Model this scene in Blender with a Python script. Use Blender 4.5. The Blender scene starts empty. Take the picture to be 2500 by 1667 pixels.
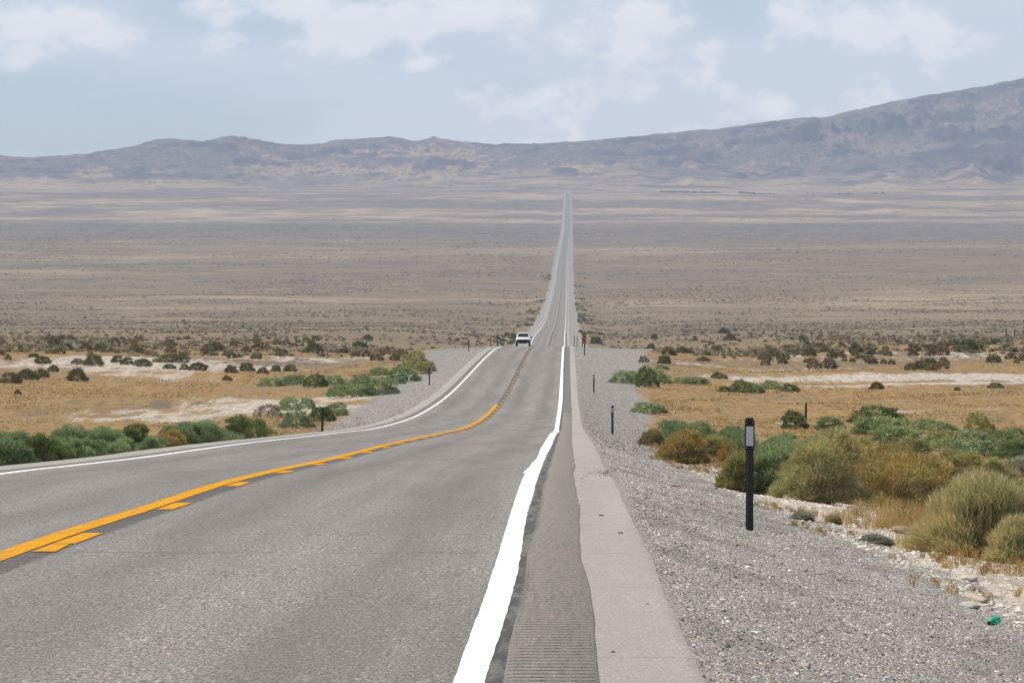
# Desert highway: a straight two-lane road over a crest and across a wide sagebrush plain to hazy hills
import bpy, math, random
import numpy as np
# ---------------------------------------------------------------- camera, sky, sun, exposure
EXPOSURE = 0.12
SKY_STRENGTH = 0.066
SUN_E = 4.8
SKY_TINT = (1.42, 1.60, 1.98)
CLOUD_GREY = (13.2, 13.6, 14.3)
CLOUD_WHITE = (18.8, 17.8, 16.7)
HAZE = 5.2e-5
HAZE_COL = (0.565, 0.72, 1.0)
scene = bpy.context.scene
F = 15300.0 / 2500.0                       # focal length in picture widths (a long telephoto)
cam = bpy.data.cameras.new('camera'); cam_o = bpy.data.objects.new('camera', cam)
scene.collection.objects.link(cam_o); scene.camera = cam_o
cam.sensor_width = 36.0; cam.lens = 36.0 * F; cam.clip_start = 0.5; cam.clip_end = 60000.0
cam_o.location = (0, 0, 0)
cam_o.rotation_euler = (math.radians(90) - math.atan(313.5 / 15300), 0, math.atan(138 / 15300))
scene.render.engine = 'CYCLES'
scene.render.resolution_x = 1024; scene.render.resolution_y = 682
scene.view_settings.view_transform = 'Standard'; scene.view_settings.look = 'None'
scene.view_settings.gamma = 1.0; scene.view_settings.exposure = EXPOSURE
scene.cycles.volume_bounces = 1
SUN_EL, SUN_AZ = math.radians(61), math.radians(-62)      # azimuth from +Y (ahead), clockwise

class NT:
    """small helper for node trees"""
    def __init__(s, tree): s.t = tree; s.n = tree.nodes; s.l = tree.links
    def new(s, typ, **kw):
        n = s.n.new(typ)
        for k, v in kw.items():
            if k == 'ins':
                for a, b in v.items():
                    if hasattr(b, 'is_linked') or hasattr(b, 'links'): s.l.new(b, n.inputs[a])
                    else: n.inputs[a].default_value = b
            else: setattr(n, k, v)
        return n
    def math(s, op, a, b=0.0, c=0.0, clamp=False):
        n = s.new('ShaderNodeMath', operation=op, use_clamp=clamp)
        for i, v in enumerate((a, b, c)):
            if hasattr(v, 'links'): s.l.new(v, n.inputs[i])
            else: n.inputs[i].default_value = v
        return n.outputs[0]
    def sstep(s, v, a, b):
        n = s.new('ShaderNodeMapRange', interpolation_type='SMOOTHSTEP')
        s.l.new(v, n.inputs[0]); n.inputs[1].default_value = a; n.inputs[2].default_value = b
        return n.outputs[0]
    def mix(s, f, a, b, mode='MIX'):
        n = s.new('ShaderNodeMix', data_type='RGBA', blend_type=mode)
        for i, v in ((0, f), (6, a), (7, b)):
            if hasattr(v, 'links'): s.l.new(v, n.inputs[i])
            elif i == 0: n.inputs[0].default_value = v
            else: n.inputs[i].default_value = (*v, 1) if len(v) == 3 else v
        return n.outputs[2]
    def vmul(s, v, sc):
        n = s.new('ShaderNodeVectorMath', operation='MULTIPLY'); s.l.new(v, n.inputs[0]); n.inputs[1].default_value = sc
        return n.outputs[0]
    def noise(s, vec, scale=1.0, detail=4.0, rough=0.55, color=False):
        n = s.new('ShaderNodeTexNoise'); s.l.new(vec, n.inputs['Vector'])
        n.inputs['Scale'].default_value = scale; n.inputs['Detail'].default_value = detail; n.inputs['Roughness'].default_value = rough
        return n.outputs['Color' if color else 'Fac']

world = bpy.data.worlds.new('World'); scene.world = world; world.use_nodes = True
w = NT(world.node_tree); w.n.clear()
sky = w.new('ShaderNodeTexSky', sky_type='NISHITA', sun_disc=False, sun_elevation=SUN_EL, sun_rotation=SUN_AZ)
sky.altitude = 1500; sky.air_density = 1.0; sky.dust_density = 1.0; sky.ozone_density = 1.0
gen = w.new('ShaderNodeTexCoord').outputs['Generated']
uv = w.vmul(gen, (15.3, 15.3, 15.3))
sep = w.new('ShaderNodeSeparateXYZ'); w.l.new(uv, sep.inputs[0])
U, V = sep.outputs[0], sep.outputs[2]
warp = w.noise(w.vmul(uv, (2.2, 2.2, 3.2)), 1.0, 3, .6)
n1 = w.noise(w.vmul(uv, (6.5, 6.5, 10.0)), 1.0, 9, .55)
n2 = w.noise(w.vmul(uv, (1.1, 1.1, 4.2)), 1.0, 6, .5)
# where the cumulus stand: (azimuth, elevation, half-width, half-height, weight)
blobs = [(-1.24, .46, .19, .06, .9), (-1.13, .435, .12, .035, .9), (-.70, .50, .16, .05, 1.0), (-.47, .46, .22, .045, 1.1), (-.30, .485, .12, .06, .9),
         (-.57, .415, .13, .03, .8), (-.12, .47, .12, .07, .7), (.02, .46, .13, .09, .75), (-.37, .365, .035, .015, .7), (.10, .35, .1, .03, .6),
         (.60, .47, .14, .05, 1.0), (.72, .45, .22, .05, .95), (.88, .42, .10, .045, .9), (.05, .26, .22, .10, .62), (.33, .30, .10, .06, .65), (.20, .47, .12, .05, .8), (.12, .41, .12, .05, .7), (-1.36, .44, .08, .06, .7),
         (.50, .25, .18, .06, .55), (.70, .33, .2, .03, .35), (.78, .33, .05, .04, .5), (.55, .20, .12, .05, .5), (.85, .35, .1, .03, .4), (1.0, .42, .1, .04, .5), (.25, .20, .25, .06, .45), (-.1, .28, .2, .05, .4), (.62, .27, .25, .05, .5), (-.85, .43, .1, .03, .5), (.42, .40, .14, .05, .6)]
acc = None
for (bx, bz, rx, rz, wt) in blobs:
    a = w.math('MULTIPLY', w.math('SUBTRACT', U, bx), 1 / (1.35 * rx)); b = w.math('MULTIPLY', w.math('SUBTRACT', V, bz), 1 / (1.35 * rz))
    d = w.math('ADD', w.math('MULTIPLY', a, a), w.math('MULTIPLY', b, b))
    g = w.math('MULTIPLY', w.math('POWER', 2.718, w.math('MULTIPLY', d, -1.0)), wt)
    acc = g if acc is None else w.math('MAXIMUM', acc, g)
cm = w.math('ADD', w.math('MULTIPLY', acc, .44), w.math('MULTIPLY', n1, 1.12))
cm = w.math('ADD', cm, w.math('MULTIPLY', w.math('SUBTRACT', warp, .5), .35))
puff = w.sstep(w.math('ADD', cm, w.math('MULTIPLY', w.math('SUBTRACT', w.noise(w.vmul(uv, (15, 15, 22)), 1.0, 6, .55), .5), .44)), .66, .98)
veil = w.sstep(w.math('ADD', n2, w.math('MULTIPLY', w.sstep(U, -.9, .5), .22)), .36, .66)
blue = w.mix(1.0, sky.outputs[0], SKY_TINT, 'MULTIPLY')
col = w.mix(w.math('MULTIPLY', veil, .80), blue, CLOUD_GREY)
col = w.mix(w.math('MULTIPLY', puff, .80), col, CLOUD_WHITE)
# the clouds only fill the low band of sky near the horizon; the rest is the clear sky
low = w.sstep(V, 4.0, 1.5)
col = w.mix(low, sky.outputs[0], col)
bg = w.new('ShaderNodeBackground', ins={'Color': col, 'Strength': SKY_STRENGTH})
w.l.new(bg.outputs[0], w.new('ShaderNodeOutputWorld').inputs[0])

sl = bpy.data.lights.new('sun', 'SUN'); sl.energy = SUN_E; sl.angle = math.radians(0.53); sl.color = (1.0, .93, .82)
so = bpy.data.objects.new('sun', sl); scene.collection.objects.link(so)
so.rotation_euler = (math.radians(90) - SUN_EL, 0, math.pi - SUN_AZ)      # the lamp shines down its -Z axis, from ahead of the camera
so.location = (0, 0, 60)
# ---------------------------------------------------------------- lie of the land (heights are below eye level, metres)
def smooth_table(tab):
    """monotone cubic through a table"""
    x = np.array([p[0] for p in tab], float); y = np.array([p[1] for p in tab], float)
    h = np.diff(x); d = np.diff(y) / h
    m = np.zeros_like(x); m[0], m[-1] = d[0], d[-1]
    for i in range(1, len(x) - 1):
        m[i] = 0 if d[i-1] * d[i] <= 0 else (h[i-1] + h[i]) * 3 / ((2*h[i] + h[i-1]) / d[i-1] + (h[i] + 2*h[i-1]) / d[i])
    def f(q):
        q = np.clip(np.asarray(q, float), x[0], x[-1]); i = np.clip(np.searchsorted(x, q) - 1, 0, len(h) - 1)
        t = (q - x[i]) / h[i]
        return ((1 + 2*t) * (1-t)**2 * y[i] + t * (1-t)**2 * h[i] * m[i] + t*t * (3 - 2*t) * y[i+1] + t*t * (t-1) * h[i] * m[i+1])
    return f
FAR = [(2300, 38.6), (3580, 43), (5030, 36), (6950, 26.5), (8270, 14.6), (9000, 3), (10000, -20), (10800, -33.5), (11200, -34.2), (12000, -43), (12500, -58), (13000, -70), (14000, -84), (18000, -90)]
road_h = smooth_table([(-80, 0.0), (0, 1.58), (29, 2.17), (50.7, 2.64), (62, 2.93), (74, 3.23), (86, 3.58), (109, 4.3), (144, 5.34), (199, 7.04), (259, 8.85), (328, 10.5), (407, 11.75),
                       (560, 13.2), (640, 14.05), (710, 15.17), (822, 17.62), (1000, 22.0), (1200, 26.0), (1330, 27.9), (1471, 29.2), (1850, 34.2)] + FAR)
land_h = smooth_table([(-80, 1.5), (0, 2.9), (30, 3.3), (60, 4.1), (100, 5.3), (150, 6.9), (200, 8.4), (250, 9.7), (300, 10.9), (350, 11.7), (400, 12.3), (500, 13.2), (600, 14.2), (700, 15.4),
                       (850, 17.6), (1000, 20.2), (1200, 24), (1471, 28.2), (1900, 34)] + FAR)
gravel_r = smooth_table([(-80, 3.9), (50, 3.9), (67, 3.65), (87, 3.3), (110, 3.1), (165, 2.9), (250, 3.5), (350, 4.3), (425, 5), (600, 7), (700, 8.5), (900, 7), (1400, 3.8), (20000, 3.6)])
gravel_l = smooth_table([(-80, 2.0), (150, 2.0), (273, 2.9), (350, 4.0), (500, 5.0), (700, 6.0), (1400, 2.4), (20000, 1.9)])   # measured outward from the left edge
EDGE_R, EDGE_L = 0.64, -8.78
bend = smooth_table([(-80, 0), (900, 0), (1471, -.46), (2300, -.50), (3580, -.60), (5030, -.2), (6950, .95), (8270, 1.6), (12000, 2.3), (20000, 2.4)])         # the far road drifts a touch to the right
def fall(e):                                                                                      # bank beside the road
    return np.interp(e, [0, .1, 1.33, 2.2, 3.2, 4.5, 7, 12, 200], [0.012, .03, .38, .55, .70, .85, 1.0, 1.15, 1.3])
_rng = np.random.default_rng(11); _perm = _rng.random((256, 256))
def vnoise(x, y):
    x = np.asarray(x, float); y = np.asarray(y, float)
    xi = np.floor(x).astype(int); yi = np.floor(y).astype(int); fx = x - xi; fy = y - yi
    fx = fx*fx*fx*(fx*(fx*6-15)+10); fy = fy*fy*fy*(fy*(fy*6-15)+10)
    a = _perm[xi & 255, yi & 255]; b = _perm[(xi+1) & 255, yi & 255]; c = _perm[xi & 255, (yi+1) & 255]; d = _perm[(xi+1) & 255, (yi+1) & 255]
    return (a*(1-fx)+b*fx)*(1-fy) + (c*(1-fx)+d*fx)*fy
def fbm(x, y, o=4, g=.5):
    s = 0; a = 1; t = 0
    for i in range(o):
        s = s + a*vnoise(x + 17.3*i, y + 9.1*i); t += a; a *= g; x = x*2.03; y = y*2.03
    return s/t
def sm(x, a, b):
    t = np.clip((x-a)/(b-a), 0, 1); return t*t*(3-2*t)
def lift(Y): return 0.004 + np.maximum(np.asarray(Y, float), 0)*1.6e-5       # thickness of one road layer
def ground_h(X, Y):
    X, Y = np.broadcast_arrays(np.asarray(X, float), np.asarray(Y, float))
    Xc = X - bend(Y); e = np.maximum(Xc - EDGE_R, EDGE_L - Xc); r = road_h(Y)
    g = np.where(Xc > -4, gravel_r(Y) - EDGE_R, gravel_l(Y))
    f = fall(np.maximum(e, 0))
    f = f * (1 - .75*sm(Y, 320, 620)*(1 - sm(e, g, g + 12)))
    near = r + np.where(e > -.2, np.maximum(f - .01, .002), 0.02 + 3*(lift(Y) - .004))
    k = sm(e, 7, 45)
    h = near*(1-k) + land_h(Y)*k
    rough = sm(e, 2, 14)
    h = h - (fbm(X/14, Y/26, 4) - .5)*.75*rough*sm(Y, 120, 300)*(1-.3*sm(Y, 1200, 2500))
    h = h - (fbm(X/90, Y/260, 3) - .5)*2.4*sm(e, 20, 90)*sm(Y, 700, 1600)
    h = h - (fbm(X/.8, Y/1.1, 3) - .5)*.075*sm(e, .3, 1.2)*(1-sm(Y, 100, 170))
    h = h - (fbm(X/130, Y/240, 4) - .5)*9*sm(Y, 8600, 9600)*sm(e, 12, 60)
    # a low bank along the far side of the flat, where the darker brush stands
    h = h - .8*np.exp(-((Y-640-40*np.sin(X/23))/55)**2)*sm(e, 14, 30)*fbm(X/20, Y/60, 2)
    return h
YS = np.concatenate([np.linspace(-70, 3, 30), 4*np.exp(np.arange(0, 668)*.012)]); YS = YS[YS < 12150]
# ---------------------------------------------------------------- where the shrubs grow: X, Y, width, height (metres), kind
NEAR = [(4.54, 265.0, 1.56, 1.3, 'green'),
 (4.11, 206.3, 1.42, 1.21, 'green'),
 (2.84, 155.6, 1.37, 0.84, 'gold'),
 (3.05, 231.4, 0.85, 0.68, 'brown'),
 (4.55, 184.8, 0.56, 0.54, 'straw_tuft'),
 (5.67, 210.7, 1.38, 1.24, 'green'),
 (3.03, 111.5, 0.68, 0.84, 'olive'),
 (3.63, 111.7, 0.73, 1.0, 'green'),
 (5.85, 173.1, 1.81, 1.07, 'green'),
 (4.41, 109.5, 1.5, 1.27, 'bigolive'),
 (5.96, 112.4, 2.15, 1.14, 'gold'),
 (4.7, 72.1, 1.26, 0.99, 'bigstraw'),
 (5.09, 71.2, 0.53, 0.55, 'bigstraw'),
 (18.31, 372.5, 2.43, 1.02, 'dark'),
 (16.84, 333.7, 2.84, 1.13, 'bright'),
 (15.72, 298.9, 2.05, 0.98, 'bright'),
 (19.54, 336.0, 1.87, 0.83, 'bright'),
 (21.16, 322.2, 1.47, 1.33, 'olive'),
 (19.05, 270.7, 1.77, 1.1, 'bright'),
 (15.59, 241.1, 1.81, 0.72, 'green'),
 (13.47, 187.0, 1.22, 0.73, 'grey'),
 (17.04, 286.6, 1.59, 0.84, 'olive'),
 (13.62, 252.0, 1.48, 0.79, 'olive'),
 (12.3, 196.7, 1.41, 0.77, 'olive'),
 (19.39, 302.1, 1.58, 0.79, 'green'),
 (10.23, 247.6, 1.94, 1.05, 'green'),
 (4.8, 205.6, 1.21, 0.78, 'olive'),
 (7.1, 181.8, 1.19, 0.95, 'green'),
 (9.17, 204.2, 1.47, 1.0, 'olive'),
 (8.99, 171.5, 1.57, 0.95, 'gold'),
 (8.62, 144.6, 1.32, 0.85, 'olive'),
 (9.48, 139.9, 1.19, 0.82, 'bigolive'),
 (16.49, 230.0, 1.35, 0.78, 'bright'),
 (15.92, 258.6, 1.69, 0.71, 'bright'),
 (7.7, 225.8, 1.48, 0.96, 'green'),
 (12.45, 345.2, 1.17, 1.06, 'dark'),
 (14.3, 343.6, 1.39, 0.81, 'bright'),
 (4.84, 377.7, 2.02, 0.89, 'green'),
 (4.26, 472.3, 2.47, 1.23, 'green'),
 (5.76, 462.4, 1.3, 1.6, 'dark'),
 (6.7, 477.8, 1.72, 1.16, 'green'),
 (8.0, 537.1, 0.91, 0.46, 'bright'),
 (9.36, 484.0, 2.47, 0.63, 'bright'),
 (11.56, 464.1, 0.85, 0.55, 'dark'),
 (12.86, 464.6, 1.43, 1.06, 'dark'),
 (13.71, 464.1, 1.21, 0.97, 'bright'),
 (15.51, 478.4, 1.31, 0.75, 'green'),
 (16.7, 473.9, 1.18, 0.68, 'dark'),
 (-10.4, 116.3, 0.76, 0.92, 'green'),
 (-12.0, 137.8, 0.76, 1.2, 'green'),
 (-10.5, 125.1, 0.63, 0.87, 'dark'),
 (-10.5, 130.1, 0.71, 0.85, 'green'),
 (-12.2, 153.0, 0.94, 1.22, 'green'),
 (-10.5, 137.0, 0.81, 0.72, 'bright'),
 (-11.7, 158.0, 0.72, 1.11, 'green'),
 (-11.2, 160.3, 0.75, 1.08, 'dark'),
 (-10.5, 146.5, 0.64, 0.71, 'green'),
 (-10.6, 159.3, 0.52, 0.67, 'green'),
 (-10.6, 166.7, 0.54, 0.76, 'gold'),
 (-11.6, 188.5, 0.68, 1.21, 'green'),
 (-10.8, 189.0, 1.44, 1.06, 'green'),
 (-10.8, 208.8, 1.6, 1.15, 'dark'),
 (-17.77, 398.1, 1.41, 1.07, 'green'),
 (-16.69, 399.5, 1.1, 0.78, 'green'),
 (-14.58, 336.8, 1.7, 1.01, 'green'),
 (-14.06, 355.9, 1.51, 1.12, 'dark'),
 (-13.91, 373.3, 1.46, 0.98, 'bright'),
 (-18.02, 375.5, 1.57, 1.06, 'dead'),
 (-15.4, 437.2, 3.09, 1.2, 'bright'),
 (-13.27, 437.7, 2.57, 1.49, 'green'),
 (-15.63, 477.8, 2.03, 0.94, 'green'),
 (-15.4, 509.0, 1.8, 0.83, 'green'),
 (-12.63, 479.0, 2.6, 1.38, 'bright'),
 (-12.81, 473.4, 0.99, 0.71, 'green'),
 (-12.84, 524.7, 2.64, 1.75, 'olive'),
 (-11.64, 516.2, 1.42, 0.94, 'olive'),
 (-23.85, 503.1, 2.07, 0.89, 'green'),
 (-21.94, 502.5, 1.97, 1.08, 'green'),
 (-19.37, 480.6, 1.6, 1.07, 'dark'),
 (-17.92, 481.8, 1.57, 0.85, 'green'),
 (-11.94, 506.6, 1.62, 1.13, 'olive')]
MID = [(-42.69, 479.5, 1.63, 0.94), (-42.4, 491.4, 1.67, 0.96), (-42.27, 500.1, 1.31, 0.82), (-43.89, 532.7, 0.94, 0.7), (-38.66, 493.2, 1.77, 1.16), (-39.37, 447.5, 0.59, 0.64), (-47.83, 570.1, 1.53, 0.89), (-50.48, 591.2, 1.04, 0.5), (-44.45, 567.5, 1.08, 0.67), (-42.49, 560.2, 2.01, 1.21), (-41.62, 577.5, 1.09, 1.36), (-40.22, 570.8, 1.12, 1.57), (-38.09, 559.6, 1.72, 0.91), (-36.91, 581.6, 2.89, 1.1), (-46.77, 676.3, 2.65, 0.75), (-54.53, 675.5, 1.15, 0.66), (-33.47, 546.0, 0.86, 0.64), (-32.33, 545.3, 1.64, 0.89), (-35.04, 549.8, 1.08, 0.57), (-29.01, 538.4, 1.16, 0.74), (-28.13, 547.3, 1.39, 0.89), (-26.42, 541.5, 0.96, 0.64), (-25.95, 555.6, 0.91, 0.65), (-24.68, 555.0, 1.12, 0.69), (-28.25, 519.2, 0.71, 0.71), (-30.3, 743.5, 2.67, 1.41), (-34.8, 1045.0, 2.12, 1.5), (-41.81, 1298.9, 2.46, 1.36), (-28.9, 803.2, 1.52, 0.73), (-39.06, 782.8, 1.28, 0.77), (-35.6, 646.9, 0.51, 1.06), (8.73, 569.5, 1.23, 0.89), (9.94, 754.9, 1.04, 0.74), (20.25, 1482.4, 1.94, 1.55), (37.22, 1492.9, 2.44, 1.85), (32.34, 1252.6, 2.46, 1.64), (21.02, 886.1, 1.97, 0.98), (22.73, 712.0, 0.98, 1.21), (27.75, 782.8, 2.3, 0.82), (24.64, 641.6, 1.64, 1.05), (35.0, 637.1, 1.12, 0.75), (38.05, 653.7, 1.58, 0.64), (41.65, 653.0, 2.05, 1.41), (33.56, 580.2, 1.29, 0.83), (35.04, 585.7, 1.03, 1.0), (55.98, 821.2, 1.5, 0.81), (46.45, 664.5, 1.09, 0.78), (31.66, 464.6, 1.12, 0.49), (23.03, 469.0, 1.2, 0.64), (24.21, 659.1, 0.86, 0.69), (12.39, 672.4, 1.76, 0.75), (12.99, 608.0, 1.19, 0.56), (12.48, 516.8, 1.18, 0.68), (28.56, 460.3, 0.45, 0.39), (22.01, 651.5, 0.85, 0.55), (6.0, 1370.7, 2.69, 1.88)]
FILL = [(25.2, 607, 1.22, 0.71), (-75.3, 906, 1.11, 0.57), (27.0, 661, 1.21, 0.69), (-52.1, 582, 0.79, 0.59), (-18.4, 596, 1.1, 0.86), (20.0, 642, 1.38, 0.88), (-40.3, 731, 0.81, 0.57), (-16.9, 622, 1.08, 0.77), (43.5, 599, 1.51, 0.82), (47.7, 778, 1.69, 0.94), (30.2, 600, 0.84, 0.55), (-43.9, 893, 1.25, 0.67), (38.3, 687, 1.15, 0.81), (32.1, 807, 1.29, 0.93), (-22.4, 754, 1.04, 0.78), (-34.1, 635, 1.21, 0.86), (28.8, 1282, 0.77, 0.43), (-42.1, 905, 1.62, 0.91), (-16.4, 624, 1.02, 0.7), (20.9, 612, 1.18, 0.73), (48.7, 746, 1.58, 0.99), (-17.8, 594, 0.81, 0.51), (27.7, 1284, 1.18, 0.68), (31.2, 556, 0.77, 0.51), (19.8, 639, 0.89, 0.53), (-75.0, 927, 1.65, 1.07), (36.1, 654, 1.66, 0.9), (28.6, 753, 1.17, 0.9), (-53.7, 763, 0.95, 0.57), (34.3, 786, 1.48, 0.75), (-39.4, 638, 0.94, 0.71), (-38.0, 790, 0.9, 0.72), (26.6, 632, 1.19, 0.83), (-31.5, 632, 1.29, 0.74), (22.9, 582, 1.62, 1.02), (-76.4, 943, 1.22, 0.75), (39.3, 692, 0.94, 0.73), (-41.1, 722, 1.52, 1.2), (24.5, 658, 1.22, 0.7), (10.1, 634, 1.65, 0.92), (-67.0, 939, 1.03, 0.65), (-43.9, 691, 1.52, 0.76), (31.5, 817, 1.16, 0.62), (-58.1, 677, 0.89, 0.7), (-33.0, 726, 1.08, 0.65), (-42.4, 797, 1.7, 0.93), (29.4, 612, 1.3, 0.86), (29.5, 649, 0.74, 0.49), (-50.2, 670, 1.59, 0.87), (-56.2, 775, 1.57, 0.95), (31.1, 772, 1.64, 1.02), (-36.5, 708, 1.41, 0.88), (41.9, 679, 1.15, 0.73), (-30.1, 651, 1.15, 0.61), (27.0, 614, 0.7, 0.42), (31.6, 546, 1.04, 0.67), (-51.3, 630, 1.34, 0.77), (29.6, 647, 1.63, 1.22), (32.6, 787, 1.2, 0.64), (-44.7, 900, 1.42, 0.91), (-56.8, 759, 0.78, 0.41), (-22.6, 665, 1.22, 0.9), (30.8, 597, 0.85, 0.65), (-46.9, 651, 0.75, 0.44), (36.7, 636, 1.19, 0.85), (-94.5, 1281, 0.86, 0.53), (-21.0, 651, 1.18, 0.78), (-39.2, 898, 1.31, 0.78), (-88.7, 1260, 0.74, 0.38), (21.0, 712, 1.5, 0.83), (32.2, 645, 0.83, 0.42), (29.1, 625, 1.17, 0.75), (23.5, 654, 1.22, 0.82), (43.5, 617, 1.31, 0.88), (54.7, 823, 1.18, 0.76), (-54.0, 595, 1.08, 0.76), (-50.5, 672, 0.73, 0.48), (39.7, 586, 1.52, 1.19), (26.9, 769, 1.41, 0.71), (24.2, 579, 1.48, 1.02), (51.3, 771, 1.35, 0.71), (77.3, 1290, 0.99, 0.66), (23.3, 614, 0.78, 0.54), (-45.9, 1138, 1.69, 1.14), (31.7, 551, 1.17, 0.63), (42.9, 748, 0.9, 0.61), (37.8, 635, 1.63, 1.18), (-71.7, 861, 0.88, 0.62), (29.0, 600, 1.63, 0.87), (-52.3, 633, 1.1, 0.57), (-39.9, 707, 1.43, 0.83), (41.3, 750, 1.17, 0.65), (-53.7, 719, 1.62, 0.85), (29.1, 637, 0.94, 0.74), (25.4, 655, 1.35, 0.86), (33.1, 556, 1.48, 0.87), (-39.1, 681, 1.27, 0.85), (36.5, 973, 1.06, 0.85), (30.5, 647, 1.02, 0.79), (-42.8, 949, 1.29, 0.94), (21.6, 666, 1.61, 0.84), (36.4, 748, 0.89, 0.59), (41.6, 582, 0.72, 0.4), (-62.6, 761, 1.65, 1.3), (25.2, 665, 0.88, 0.63), (-54.1, 676, 1.29, 0.91), (27.4, 634, 1.45, 0.83), (-54.5, 781, 1.6, 0.93), (22.0, 636, 1.07, 0.76), (12.0, 658, 1.62, 0.9), (-48.3, 697, 1.33, 1.01), (36.3, 744, 0.72, 0.38), (25.1, 660, 0.76, 0.6), (20.9, 648, 1.46, 0.85), (32.8, 584, 0.74, 0.59), (34.4, 580, 0.98, 0.54), (34.8, 687, 0.86, 0.53), (-16.4, 589, 1.22, 0.71), (10.6, 634, 0.96, 0.6), (-74.0, 931, 1.65, 0.89), (23.8, 611, 1.02, 0.68), (46.9, 772, 0.9, 0.57), (39.0, 1043, 1.61, 1.16), (30.5, 555, 0.71, 0.41), (37.6, 645, 1.62, 1.04), (29.9, 550, 1.06, 0.68), (19.1, 607, 1.11, 0.67), (-51.6, 670, 1.5, 1.03), (-34.3, 742, 0.92, 0.68), (50.1, 779, 1.3, 0.83), (-44.1, 696, 1.31, 0.91), (79.3, 1267, 1.22, 0.63), (32.7, 577, 1.62, 1.02), (71.7, 1027, 0.79, 0.59), (31.0, 554, 1.59, 0.99), (27.7, 612, 0.73, 0.57), (-37.9, 787, 1.13, 0.63), (6.8, 567, 1.0, 0.68), (32.4, 636, 1.18, 0.78), (-19.4, 660, 0.71, 0.42), (20.3, 645, 0.8, 0.48), (-44.8, 1070, 1.41, 0.87), (33.5, 1229, 1.06, 0.78), (28.5, 882, 0.91, 0.51), (-31.4, 630, 1.13, 0.74), (40.6, 648, 1.21, 0.78), (-48.3, 758, 1.62, 1.29), (-39.3, 684, 1.7, 0.85), (48.4, 659, 1.49, 0.97), (57.3, 864, 1.03, 0.58), (-39.5, 704, 1.47, 1.16), (84.0, 1287, 1.22, 0.72), (43.7, 593, 1.47, 0.94), (-15.4, 580, 1.44, 0.87), (-40.0, 691, 1.37, 0.92), (38.9, 651, 1.62, 1.2), (-63.7, 927, 1.65, 0.89), (-39.3, 786, 0.82, 0.6), (43.9, 672, 1.36, 1.0), (-18.9, 633, 0.74, 0.49), (28.1, 1234, 1.31, 0.96), (20.7, 630, 1.5, 0.93), (24.6, 766, 1.05, 0.67)]
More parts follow.
